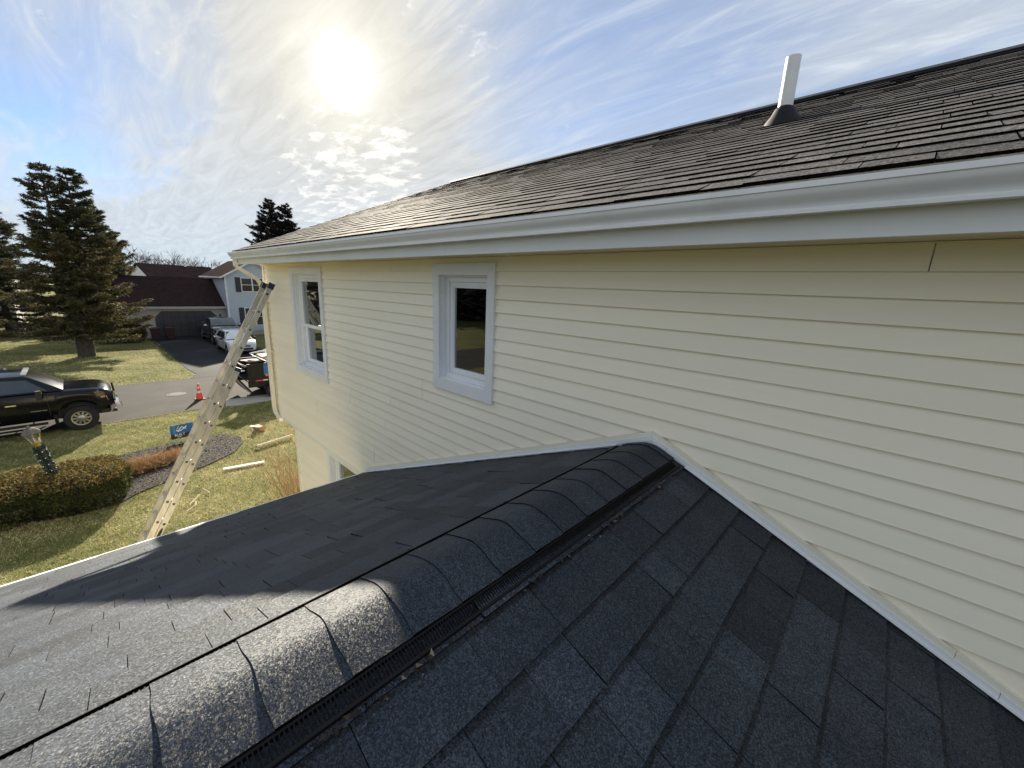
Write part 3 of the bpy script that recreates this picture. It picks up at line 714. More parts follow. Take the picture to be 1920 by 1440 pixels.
def clap(parent, X, y0, y1, z0, z1, m, ex=.125, name='siding_board', rake=None):
    """clapboards on a wall facing +X"""
    z = z0
    while z < z1-.01:
        e = min(z+ex, z1); a, c = y0, y1
        if rake:
            a, c = rake((z+e)/2)
            if c-a < .1: break
        b = MB(); b.prism([(X+.016, z), (X+.004, e), (X, e), (X, z)], 'y', a, c); b.obj(name, m, parent)
        z += ex
def neighbour():
    r = thing('blue_grey_house', 'blue-grey two-storey house with brown roofs and wide dark garage door', 'house', (-45.5, 8, 0))
    # garage
    GX = -45.5
    gw = MB(); gw.bx(GX-6.5, GX-.05, 2.3, 9.0, 0, 2.6); gw = gw.obj('garage_wall', 'nb_siding_tan', r)
    b = MB(); b.bx(GX-.05, GX, 2.3, 3.98, 0, 2.6).bx(GX-.05, GX, 8.36, 9.05, 0, 2.6).bx(GX-.05, GX, 3.98, 8.36, 2.25, 2.6)
    b.prism([(3.98, 2.25), (3.98, 1.75), (4.45, 2.25)], 'x', GX-.05, GX-.001).prism([(8.36, 2.25), (7.9, 2.25), (8.36, 1.75)], 'x', GX-.05, GX-.001); b.obj('garage_front', 'nb_siding_tan', gw)
    clap(gw, GX+.001, 8.37, 9.04, .1, 2.6, 'nb_siding_tan', .13)
    door = MB(); door.bx(GX-.049, GX-.035, 3.98, 8.36, 0, 2.25); door = door.obj('garage_door', 'plastic_black', r)
    for k in range(4):
        for j in range(8):
            MB().bx(GX-.035, GX-.018, 4.0+j*.5425+.02, 4.0+(j+1)*.5425-.02, .02+k*.555+.02, .02+(k+1)*.555-.02).obj('panel', 'garage_door', door)
    RX, RZ = -49.5, 5.12; EX = GX+.35; EZ = 2.62
    b = MB(); b.prism([(EX, EZ), (RX, RZ), (-53.4, EZ), (-53.4, EZ-.14), (RX, RZ-.18), (EX, EZ-.14)], 'y', 2.0, 9.03); gr = b.obj('garage_roof', 'nb_roof', r)
    b = MB(); b.prism([(GX-6.4, 2.6), (RX, RZ-.19), (GX-.06, 2.6)], 'y', 2.32, 2.42); b.obj('gable_wall', 'nb_white', gr)
    MB().bx(EX, EX+.11, 2.0, 9.03, EZ-.15, EZ+.03).obj('gutter', 'nb_siding_tan', r)
    MB().bx(GX, EX, 2.0, 9.03, EZ-.17, EZ-.15).obj('soffit', 'nb_white', r)
    lamp = MB().bx(GX+.0, GX+.05, 8.53, 8.61, 1.72, 1.95).obj('wall_lamp', 'plastic_black', r)
    MB().lathe([(.03, -.12), (.075, -.08), (.075, .08), (.02, .14)], (GX+.14, 8.57, 1.78), n=10).obj('lantern', 'plastic_black', lamp)
    MB().tube([(GX+.05, 8.57, 1.92), (GX+.10, 8.57, 1.97), (GX+.14, 8.57, 1.91)], .015, 6).obj('arm', 'plastic_black', lamp)
    # two-storey gable wing
    WX = -44.5; y0, y1 = 9.06, 13.7; yr = (y0+y1)/2; pm = .62; ze = 5.55; zr_ = ze + pm*(yr-y0)
    w = MB(); w.bx(-53, WX-.02, y0, y1, 0, 5.5); w.prism([(y0, 5.5), (y1, 5.5), (yr, zr_-.15)], 'x', -52.9, WX-.02); wing = w.obj('wing_wall', 'nb_siding', r)
    clap(wing, WX-.018, y0+.11, y1-.11, .45, 7.0, 'nb_siding', .125, rake=lambda z: (max(y0+.11, y0+(z-5.45)/pm), min(y1-.11, y1-(z-5.45)/pm)))
    MB().bx(WX-.04, WX+.02, y0-.02, y0+.11, .3, ze-.05).obj('corner_board', 'nb_white', wing)
    MB().bx(WX-.04, WX+.02, y1-.11, y1+.02, .3, ze-.05).obj('corner_board', 'nb_white', wing)
    # side courses above the garage roof
    z = 2.7
    while z < 5.4:
        b = MB(); b.prism([(y0-.014, z), (y0-.003, z+.125), (y0, z+.125), (y0, z)], 'x', -52.5, WX-.05); b.obj('siding_board', 'nb_siding', wing); z += .125
    b = MB(); ov = .32; e0 = ze-.02-pm*ov
    b.prism([(y0-ov, e0), (yr, zr_), (y1+ov, e0), (y1+ov, e0-.12), (yr, zr_-.14), (y0-ov, e0-.12)], 'x', -53.3, WX+.25); wr = b.obj('wing_roof', 'nb_roof2', r)
    b = MB(); b.prism([(y0-ov-.02, e0-.17), (y0-ov-.02, e0-.005), (yr, zr_-.005), (yr, zr_-.2)], 'x', WX+.252, WX+.275); b.obj('rake_board', 'nb_white', wr)
    b = MB(); b.prism([(y1+ov+.02, e0-.17), (y1+ov+.02, e0-.005), (yr+.001, zr_-.005), (yr+.001, zr_-.2)], 'x', WX+.252, WX+.275); b.obj('rake_board', 'nb_white', wr)
    MB().bx(-53.3, WX+.24, y0-ov-.10, y0-ov-.001, e0-.13, e0+.0).obj('gutter', 'nb_white', wr)
    nb_window(wing, WX+.0, 10.35, 12.05, 4.08, 5.26, (True, True), 2)
    nb_window(wing, WX+.0, 10.40, 12.05, .95, 2.52, (True, True), 2)
    MB().bx(-53, WX-.005, y0+.01, y1-.01, -.1, .44).obj('foundation', 'concrete', wing)
neighbour()
def gable_house(name, label, X, yc, wid, dep, ze, zr_, wallm, roofm, ridge_along='y'):
    """simple far house: gable end towards -Y, front towards +X"""
    r = thing(name, label, 'house', (X, yc, 0))
    y0, y1 = yc, yc+wid
    w = MB(); w.bx(X-dep, X, y0, y1, 0, ze); w.prism([(X-dep, ze), (X, ze), (X-dep/2, zr_-.12)], 'y', y0+.01, y1-.01); w = w.obj('wall', wallm, r)
    b = MB(); s = (zr_-ze)/(dep/2); o = .35
    b.prism([(X+o, ze-s*o), (X-dep/2, zr_), (X-dep-o, ze-s*o), (X-dep-o, ze-s*o-.12), (X-dep/2, zr_-.15), (X+o, ze-s*o-.12)], 'y', y0-.25, y1+.25); rf = b.obj('roof', roofm, r)
    MB().bx(X+o, X+o+.1, y0-.25, y1+.25, ze-s*o-.14, ze-s*o).obj('gutter', 'nb_white', rf)
    for k in range(2):
        a = y0+wid*(.22+.45*k); nb_window(w, X, a, a+1.2, ze-1.9, ze-.6, (False, False))
    MB().bx(X-dep/2-.2, X-dep/2+.2, y0+wid*.62, y0+wid*.62+.3, zr_-.6, zr_+.25).obj('roof_vent', 'nb_white', rf)
    return r
gable_house('white_gable_house', 'white house with brown roof rising just behind the blue-grey house', -70, 6.4, 8.5, 5.2, 4.9, 6.65, 'nb_white', 'nb_roof2').rotation_euler = (0, 0, math.radians(20))
gable_house('grey_house', 'pale grey house showing through the spruce boughs at the left edge', -60, -16, 11.5, 8.0, 4.6, 6.6, 'nb_siding_tan', 'nb_roof')
gable_house('small_white_house', 'small white house half hidden behind the double-topped spruce', -56, -1.4, 4.6, 5.0, 3.4, 5.2, 'nb_white', 'nb_roof2')

# ------------------------------------------------------------------ picket fence, shrubs, bins
fen = thing('picket_fence', 'weathered wooden picket fence beside the spruce trunk', 'fence', (-50.3, -2, 0))
for z in (.28, .72): MB().bx(-50.32, -50.28, -4.2, 1.0, z, z+.09).obj('rail', 'wood_fence', fen)
y = -4.15
while y < 1.0:
    b = MB(); b.prism([(y, .06), (y+.10, .06), (y+.10, .88), (y+.05, .97), (y, .88)], 'x', -50.278, -50.25); b.obj('picket', 'wood_fence', fen); y += .245
for y in (-4.2, -1.9, .4): MB().bx(-50.41, -50.32, y, y+.10, 0, 1.0).obj('post', 'wood_fence', fen)

def shell(c, rad, n, leaf, up=None, seed=1, power=2.0, jit=.25):
    """leaf triangles over a lumpy superellipsoid: returns V, F and unit normals"""
    rg = np.random.default_rng(seed)
    d = rg.normal(size=(n, 3)); d[:, 2] = np.abs(d[:, 2])*rg.choice([1, 1, 1, -.35], n); d /= np.linalg.norm(d, axis=1)[:, None]
    k = (np.abs(d)**power).sum(1)**(-1/power)
    lump = 1 + .06*np.sin(d[:, 0]*7+seed)*np.sin(d[:, 1]*9+2*seed)
    P = np.array(c) + d*(k*lump*(1-jit*rg.random(n)**2))[:, None]*np.array(rad)
    P[:, 2] = np.maximum(P[:, 2], .04)
    D = d*.5 + rg.normal(size=(n, 3))*.6; D /= np.linalg.norm(D, axis=1)[:, None]; D *= (leaf*rg.uniform(.6, 1.4, n))[:, None]
    W = np.cross(D, rg.normal(size=(n, 3))); W /= np.linalg.norm(W, axis=1)[:, None]; W *= (leaf*.33*rg.uniform(.7, 1.3, n))[:, None]
    V, F = tris(P, D, W); return V, F, d, P
def core(name, c, rad, m, parent, power=2.0, s=.86):
    b = MB(); n, mm = 20, 10; vs = []
    for i in range(mm+1):
        t = math.pi/2*i/mm
        for k in range(n):
            q = 2*math.pi*k/n; d = Vector((math.cos(q)*math.cos(t), math.sin(q)*math.cos(t), math.sin(t)))
            kk = (abs(d.x)**power+abs(d.y)**power+abs(d.z)**power)**(-1/power)*s
            vs.append((c[0]+d.x*kk*rad[0], c[1]+d.y*kk*rad[1], max(.0, c[2]+d.z*kk*rad[2])))
    b.add(vs, [(i*n+k, i*n+(k+1) % n, (i+1)*n+(k+1) % n, (i+1)*n+k) for i in range(mm) for k in range(n)], .1)
    return b.obj(name, m, parent)
def shrub(name, label, c, rad, m, n, leaf, seed, group=None):
    r = thing(name, label, 'shrub', (c[0], c[1], 0), group=group)
    V, F, d, P = shell(c, rad, n, leaf, seed=seed, jit=.35); np_mesh('foliage', m, V, F, RNG.random(len(F)), r)
    core('inner_growth', c, rad, m, r, s=.78)
    MB().tube([(c[0], c[1], 0), (c[0], c[1], rad[2]*.5)], [.06, .04], 6).obj('stem', 'bark', r)
shrub('round_shrub', 'dark green clipped shrub right of the spruce trunk', (-43.2, .85, .75), (.85, .95, .85), 'bush_leaf', 3500, .12, 3)
shrub('round_shrub', 'brown-green shrub at the near corner of the garage', (-43.0, 2.25, .7), (.85, .85, .85), 'bush_brown', 3500, .12, 4)
shrub('round_shrub', 'low dark shrub under the far house windows', (-43.4, 12.3, .4), (.5, .7, .5), 'bush_leaf', 1200, .1, 8)
def bin_(y, label):
    r = thing('trash_bin', label, 'bin', (-43.9, y, 0), rz=math.radians(-90), group='bins before the garage door')
    b = MB(); vs = []
    for (z, s) in ((.05, .24), (.95, .31)): vs += [(-s, -s, z), (s, -s, z), (s, s, z), (-s, s, z)]
    b.add(vs, FACES); b.obj('body', 'bin_red', r, local=True)
    b = MB(); b.prism([(-.33, .95), (.35, .95), (.35, 1.0), (.1, 1.06), (-.33, 1.03)], 'x', -.33, .33); b.obj('lid', 'bin_red', r, local=True)
    for x in (-.22, .22): MB().lathe([(.1, -.03), (.1, .03)], (x, -.27, .1), 'x', 12).obj('wheel', 'tyre', r, local=True)
    MB().tube([(-.25, -.36, .93), (.25, -.36, .93)], .018, 6).obj('handle', 'bin_red', r, local=True)
bin_(3.72, 'dark red wheeled bin nearest the brown-green shrub'); bin_(4.66, 'dark red wheeled bin in front of the middle of the garage door')

# ------------------------------------------------------------------ trees
def conifer(name, label, leaders, base_h, m, spread, seed, trunk_r, step=.30, droop=.10, dens=1.0, twig=.55, bias=None, group=None, brown=.0, gap=.0, needle=1.0):
    """leaders: list of polylines [(x,y,z)...] from the ground to each top; whorled drooping boughs"""
    rg = np.random.default_rng(seed); x0, y0, _ = leaders[0][0]
    r = thing(name, label, 'tree', (x0, y0, 0), group=group)
    for L in leaders:
        zt = L[-1][2]; b = MB(); b.tube(L, [max(.012, trunk_r*(1-.99*p[2]/zt)**1.15) for p in L], 9); b.obj('trunk', 'bark', r, smooth=True)
    Ps, Ds, Ws, As, br = [], [], [], [], MB()
    for li, L in enumerate(leaders):
        zs = np.array([p[2] for p in L]); zt = zs[-1]; z = base_h
        while z < zt - .12:
            o = np.array([np.interp(z, zs, [p[k] for p in L]) for k in range(3)])
            f = (zt - z)/(zt - base_h)
            ln = spread(f)*rg.uniform(.72, 1.08)
            nb = 6 if f > .25 else 4
            if f > .22 and rg.random() < gap: z += step*1.2; continue
            a0 = rg.uniform(0, 6.28)
            for k in range(nb):
                a = a0 + 6.283*k/nb + rg.normal()*.22; l = max(.12, ln*rg.uniform(.5, 1.2))
                if bias is not None: l *= bias(a, z, li)
                if l < .08: continue
                zj = min(max(z + rg.uniform(-.8, .8)*step, base_h*.9), zt-.08); o = np.array([np.interp(zj, zs, [p[k_] for p in L]) for k_ in range(3)])
                u = np.array([math.cos(a), math.sin(a), 0]); sd = np.array([-u[1], u[0], 0])
                t = np.linspace(0, 1, 7); rise = .35*(1-f) 
                C_ = o + np.outer(t*l, u); C_[:, 2] += (rise*t - droop*(4*f)*t*(1-.55*t) + .16*t**3)*l + rg.normal()*.02
                br.tube([tuple(p) for p in C_[::2]], [.028*l**.5+.006, .02*l**.5+.004, .012*l**.5+.003, .004], 4, cap=False)
                n = int(max(10, 30*l*dens)); tt = rg.uniform(.12, 1, n)**.8
                B = np.stack([np.interp(tt, t, C_[:, q]) for q in range(3)], 1)
                sgn = rg.choice([-1, 1], n); tl = twig*l**.45*(.25 + .75*(1-tt))*rg.uniform(.4, 1.1, n)
                dv = u*.75 + sd*sgn[:, None]*rg.uniform(.5, 1.1, n)[:, None]; dv[:, 2] += rg.normal(size=n)*.10 - .10*f; dv /= np.linalg.norm(dv, axis=1)[:, None]
                for q in range(5):
                    s = rg.uniform(0, 1, n)
                    p = B + dv*(tl*s)[:, None]
                    nd_ = dv*.9 + rg.normal(size=(n, 3))*.5; nd_[:, 2] += .06; nd_ /= np.linalg.norm(nd_, axis=1)[:, None]
                    w = np.cross(nd_, rg.normal(size=(n, 3))); w /= np.linalg.norm(w, axis=1)[:, None]
                    ll = rg.uniform(.10, .20, n)*needle
                    Ps.append(p); Ds.append(nd_*ll[:, None]); Ws.append(w*(ll*.17)[:, None])
                    As.append(np.clip(rg.normal(.32, .2, n) + brown*(f > .45)*rg.random(n) + (tt > .8)*.15, 0, 1))
            z += step*rg.uniform(.8, 1.2)*(.75+.5*f)
    V, F = tris(np.concatenate(Ps), np.concatenate(Ds), np.concatenate(Ws))
    np_mesh('crown', m, V, F, np.concatenate(As), r)
    br.obj('boughs', 'bark', r)
    return r
conifer('double_spruce', 'tall double-topped spruce standing on the lawn across the street',
        [[(-37.1, -.34, 0), (-37.1, -.36, 1.8), (-37.1, -.40, 3.6), (-37.1, -.50, 6.0), (-37.1, -.62, 8.5), (-37.1, -.60, 11.15)],
         [(-37.12, -.28, 0), (-37.15, -.25, 2.4), (-37.15, .15, 4.6), (-37.15, .36, 7.2), (-37.15, .38, 9.3), (-37.15, .31, 11.25)]],
        1.7, 'conifer', lambda f: .26 + 3.4*f**.72, 21, .40, step=.28, droop=.12, dens=2.4, twig=.9, brown=.5, gap=.12,
        bias=lambda a, z, li: (1.0 if (math.sin(a) < .2) == (li == 0) else .62)*(.95 if math.sin(a) > 0 else .85))
conifer('dark_spruce', 'dark spruce behind the left side of the double-topped spruce', [[(-54, -4.6, 0), (-54, -4.5, 5), (-54, -4.1, 9.6)]], .8, 'conifer', lambda f: .3 + 3.6*f**.7, 31, .28, step=.36, dens=2.2, twig=1.0)
conifer('dark_spruce', 'spruce cut by the left edge of the view beyond the lawn', [[(-48, -7.2, 0), (-48, -7.2, 9.4)]], .8, 'conifer', lambda f: .3 + 3.3*f**.7, 37, .25, step=.36, dens=2.2, twig=1.0)
conifer('bushy_fir', 'bushy golden-green fir between the spruce and the garage roof', [[(-50.5, 1.2, 0), (-50.5, 1.5, 4), (-50.5, 2.2, 8.9)]], .8, 'conifer', lambda f: .35 + 2.3*f**.55, 41, .2, step=.26, dens=2.4, twig=.9, brown=.7, droop=.02)
conifer('roofline_spruce', 'dark two-topped spruce rising behind the eave of the cream house',
        [[(-81.5, 24.2, 0), (-81.5, 24.3, 12), (-81.5, 24.35, 18.7)], [(-81.8, 25.6, 0), (-81.8, 26.6, 12), (-81.8, 26.9, 18.2)]], 6.0, 'conifer_dark', lambda f: .35 + 5.4*f**.95, 55, .42, step=.42, droop=.13, dens=1.7, twig=1.0, needle=1.7,
        bias=lambda a, z, li: 1.0)
def bare_tree(name, label, x, y, h, seed, m='bark_grey', group=None, depth=6):
    rg = random.Random(seed); r = thing(name, label, 'tree', (x, y, 0), group=group); tr = MB(); br = MB()
    def grow(p, d, l, rad, k, mb):
        q = p + d*l*.5 + Vector((rg.gauss(0, .04), rg.gauss(0, .04), rg.gauss(0, .03)))*l; e = q + (d + Vector((rg.gauss(0, .12), rg.gauss(0, .12), .06))).normalized()*l*.5
        mb.tube([p, q, e], [rad, rad*.85, rad*.68], 5 if k < 2 else 3, cap=False)
        if k >= depth: return
        for j in range(2 if k < 1 else rg.choice([2, 3, 3])):
            az = rg.uniform(0, 6.28); tilt = rg.uniform(.25, .75)
            u = d.orthogonal().normalized(); v = d.cross(u); nd_ = (d*math.cos(tilt) + (u*math.cos(az)+v*math.sin(az))*math.sin(tilt) + Vector((0, 0, .12))).normalized()
            grow(e if j else (q+e)/2, nd_, l*rg.uniform(.66, .84), max(.012, rad*.62), k+1, br)
    grow(Vector((x, y, 0)), Vector((0, 0, 1)), h*.26, h*.020, 0, tr)
    tr.obj('trunk', m, r); br.obj('branches', m, r)
for i, (x, y, h, lab) in enumerate([(-88, 6.8, 11.4, 'bare tree just right of the spruce tip, above the white gable'), (-92, 10.6, 10.6, 'bare tree over the middle of the white gable house roof'), (-90, 13.2, 9.8, 'low bare tree between the two far brown roofs'), (-86, 15.8, 11.0, 'bare tree over the left slope of the blue-grey house roof')]):
    bare_tree('bare_tree', lab, x, y, h, 60+i, group='leafless trees behind the houses')
# far woods all round: one mass
def woods():
    rg = np.random.default_rng(77); n = 60000; a = rg.uniform(0, 2*math.pi, n); rad = rg.uniform(118, 150, n)
    hmax = 6.2 + 2.2*np.sin(a*13) + 1.6*np.sin(a*29+1) + 1.0*np.sin(a*61+2); z = hmax*rg.random(n)**.8
    P = np.stack([rad*np.cos(a), rad*np.sin(a), z], 1)
    D = rg.normal(size=(n, 3))*.5; D[:, 2] = np.abs(D[:, 2]) + .4; D *= (rg.uniform(.6, 1.9, n))[:, None]
    W = rg.normal(size=(n, 3)); W /= np.linalg.norm(W, axis=1)[:, None]; W *= rg.uniform(.03, .12, n)[:, None]
    V, F = tris(P, D, W); o = np_mesh('distant_woods', 'woods_far', V, F, rg.random(n)); tag(o, 'brown leafless woods along the horizon', 'woods', kind='stuff')
woods()
def evergreen_woods():
    rg = np.random.default_rng(78); n = 26000; a = rg.uniform(math.radians(197), math.radians(262), n); rad = rg.uniform(62, 84, n)
    hmax = 8.5 + 2.5*np.sin(a*31) + 1.8*np.sin(a*67+1); z = hmax*rg.random(n)
    P = np.stack([rad*np.cos(a), rad*np.sin(a), z], 1); D = rg.normal(size=(n, 3))*[.9, .9, .35]; W = rg.normal(size=(n, 3))*[.22, .22, .3]
    V, F = tris(P, D, W); tag(np_mesh('evergreen_woods', 'woods_far', V, F, rg.random(n)), 'dark evergreen woods down the street, mirrored in the window panes', 'woods', kind='stuff')
evergreen_woods()

# ------------------------------------------------------------------ near yard: bed, hedge, lawn grass
bedpts = [(-12.4, -.1), (-12.76, .27), (-13.15, 1.04), (-13.33, 1.41), (-13.64, 1.95), (-14.12, 2.59), (-14.82, 2.99), (-15.43, 3.03), (-16.04, 2.70), (-16.15, 2.0), (-16.1, 1.41), (-16.0, .6), (-15.9, .1), (-15.5, -.5), (-14.9, -1.5), (-14.6, -2.4), (-13.2, -2.4), (-12.7, -1.6), (-12.4, -.9)]
sheet('mulch_bed', bedpts, .03, 'mulch')
def inside(P, poly):
    x, y = P[:, 0], P[:, 1]; c = np.zeros(len(P), bool); n = len(poly)
    for i in range(n):
        x0, y0 = poly[i]; x1, y1 = poly[(i+1) % n]
        c ^= ((y0 > y) != (y1 > y)) & (x < (x1-x0)*(y-y0)/(y1-y0+1e-12)+x0)
    return c
P = np.stack([RNG.uniform(-16.3, -12.3, 16000), RNG.uniform(-2.5, 3.1, 16000), RNG.uniform(.025, .06, 16000)], 1); P = P[inside(P, bedpts)]
n = len(P); D = RNG.normal(size=(n, 3))*[1, 1, .35]; D /= np.linalg.norm(D, axis=1)[:, None]; D *= RNG.uniform(.02, .07, n)[:, None]
W = np.cross(D, RNG.normal(size=(n, 3))*[.3, .3, 1]); W /= np.linalg.norm(W, axis=1)[:, None]; W *= RNG.uniform(.005, .012, n)[:, None]
V, F = tris(P, D, W); tag(np_mesh('mulch_chips', 'mulch_chip', V, F, RNG.random(n)), 'dark shredded mulch covering the planting bed', 'mulch', kind='stuff')
def hedge():
    r = thing('box_hedge', 'clipped kidney-shaped hedge with browned top beside the lamp post', 'hedge', (-13.3, -1.0, 0))
    VV, FF, AA, k = [], [], [], 0
    for j, (c, rad, n) in enumerate([((-13.15, -.62, .40), (.92, .80, .47), 16000), ((-13.25, -1.75, .40), (.85, .85, .49), 14000)]):
        V, F, d, P = shell(c, rad, n, .050, seed=11+j, power=3.2, jit=.14)
        a = np.clip(.22 + .62*(d[:, 2] > .45)*RNG.random(n) + RNG.normal(size=n)*.13 + .12*(d[:, 2] > .5), 0, 1)
        # clipped rows leave faint ridges on the top
        VV.append(V); FF.append(F+k); AA.append(a); k += len(V)
        core('inner_growth', c, rad, 'bush_brown', r, 3.2, .90)
    np_mesh('foliage', 'hedge_leaf', np.concatenate(VV), np.concatenate(FF), np.concatenate(AA), r)
hedge()
def tuft(name, label, cat, n, base, dirf, ln, wd, m, seed):
    rg = np.random.default_rng(seed); P = base(rg, n); D = dirf(rg, n, P); D /= np.linalg.norm(D, axis=1)[:, None]; l = rg.uniform(*ln, n); D *= l[:, None]
    W = np.cross(D, rg.normal(size=(n, 3))); W /= np.linalg.norm(W, axis=1)[:, None]; W *= rg.uniform(*wd, n)[:, None]
    V, F = tris(P, D, W); o = np_mesh(name, m, V, F, rg.random(n), loc=(float(P[:, 0].mean()), float(P[:, 1].mean()), 0)); return tag(o, label, cat)
def mound_base(rg, n):
    t = rg.random(n); return np.stack([-14.28-.45*t+rg.normal(size=n)*.16, .15+1.25*t+rg.normal(size=n)*.10, .03+rg.random(n)*.16*(1-.3*t)], 1)
tuft('dry_grass_clump', 'rust-orange dead ornamental grass lying flopped in the mulch bed', 'grass clump', 6000, mound_base, lambda rg, n, P: np.stack([rg.normal(size=n)*.6, -.5+rg.normal(size=n)*.5, .35+rg.normal(size=n)*.3], 1), (.12, .34), (.003, .007), 'dry_grass', 5)
def twig_shrub():
    r = thing('twiggy_shrub', 'leafless tan twiggy shrub against the front corner of the cream house', 'shrub', (-8.6, 2.75, 0)); m = MB(); rg = random.Random(3)
    for k in range(190):
        a = rg.uniform(0, 6.28); q = rg.uniform(0, .42); p = Vector((-8.6 + q*math.cos(a)*1.5, 2.75 + q*math.sin(a)*.9, 0)); l = rg.uniform(1.0, 2.25)
        d = Vector((math.cos(a)*.26 + rg.gauss(0, .10) - .05, math.sin(a)*.20 + rg.gauss(0, .10) - .06, 1)).normalized()
        e = p + d*l*.55 + Vector((rg.gauss(0, .05), rg.gauss(0, .05), 0)); f = e + (d + Vector((rg.gauss(0, .25), rg.gauss(0, .25), -.05))).normalized()*l*.45
        m.tube([p, e, f], [.007, .005, .0025], 3, rg.random(), cap=False)
    m.obj('stems', 'twig_tan', r)
    m = MB()
    for (pts) in ([(-9.3, 3.1, .0), (-9.75, 3.05, 1.3), (-10.2, 2.9, 2.0), (-10.7, 2.8, 2.2)], [(-9.2, 3.0, .0), (-9.4, 3.2, 1.6), (-9.6, 3.35, 2.6)], [(-9.3, 3.0, 0), (-9.9, 2.95, 1.0), (-10.6, 2.75, 1.5)]): m.tube(pts, [.010, .008, .006, .003][:len(pts)], 4, .8, cap=False)
    m.obj('long_canes', 'twig_tan', r)
twig_shrub()

def grass(name, label, n, xr, yr, h, seed, excl=(), z0=0.):
    rg = np.random.default_rng(seed); P = np.stack([rg.uniform(*xr, n), rg.uniform(*yr, n), np.full(n, z0)], 1)
    keep = np.ones(len(P), bool)
    for e in excl: keep &= ~inside(P, e)
    P = P[keep]; n = len(P)
    pat = np.sin(P[:, 0]*2.1+.7*np.sin(P[:, 1]*1.3))*np.sin(P[:, 1]*1.7+1.1*np.sin(P[:, 0]*.9)); pat2 = np.sin(P[:, 0]*7.3+2*np.sin(P[:, 1]*5.1))*np.sin(P[:, 1]*8.7)
    D = np.stack([rg.normal(size=n)*.55-.25, rg.normal(size=n)*.55+.15, rg.uniform(.35, 1.0, n)], 1); D /= np.linalg.norm(D, axis=1)[:, None]; D *= (h*rg.uniform(.5, 1.25, n))[:, None]
    W = np.cross(D, rg.normal(size=(n, 3))); W /= np.linalg.norm(W, axis=1)[:, None]; W *= (h*.07*rg.uniform(.7, 1.5, n))[:, None]
    pat3 = np.sin(P[:, 0]*.55+1.3*np.sin(P[:, 1]*.7))*np.sin(P[:, 1]*.8+.5)
    A = np.clip(.57 + .17*pat + .16*pat2 + .14*pat3 + rg.normal(size=n)*.19, 0, 1)
    V, F = tris(P, D, W); tag(np_mesh(name, 'grass_blade', V, F, A), label, 'grass', kind='stuff')
grass('lawn_grass', 'patchy straw and green grass of the near lawn', 190000, (-19.93, -7.2), (-3.2, 6.5), .060, 1, [bedpts, [(-20.75, 3.75), (-19.75, 3.5), (-19.55, 3.9), (-19.5, 10), (-20.75, 10)]])
grass('verge_grass', 'yellowing grass of the lawn across the street', 90000, (-50, -26.42), (-6.5, 3.6), .085, 2)
def fallen():
    """loose leaves on the near lawn"""
    rg = np.random.default_rng(9); n = 420; P = np.stack([rg.uniform(-16, -8, n), rg.uniform(-2, 5, n), rg.uniform(.04, .07, n)], 1)
    D = rg.normal(size=(n, 3))*[1, 1, .2]; D /= np.linalg.norm(D, axis=1)[:, None]; D *= rg.uniform(.03, .09, n)[:, None]
    W = np.cross(D, [0, 0, 1.]); W /= np.linalg.norm(W, axis=1)[:, None]; W *= rg.uniform(.012, .03, n)[:, None]
    V, F = tris(P, D, W); tag(np_mesh('fallen_leaves', 'mulch_chip', V, F, rg.uniform(.7, 1, n)), 'pale dead leaves scattered over the near lawn', 'leaves', kind='stuff')
fallen()

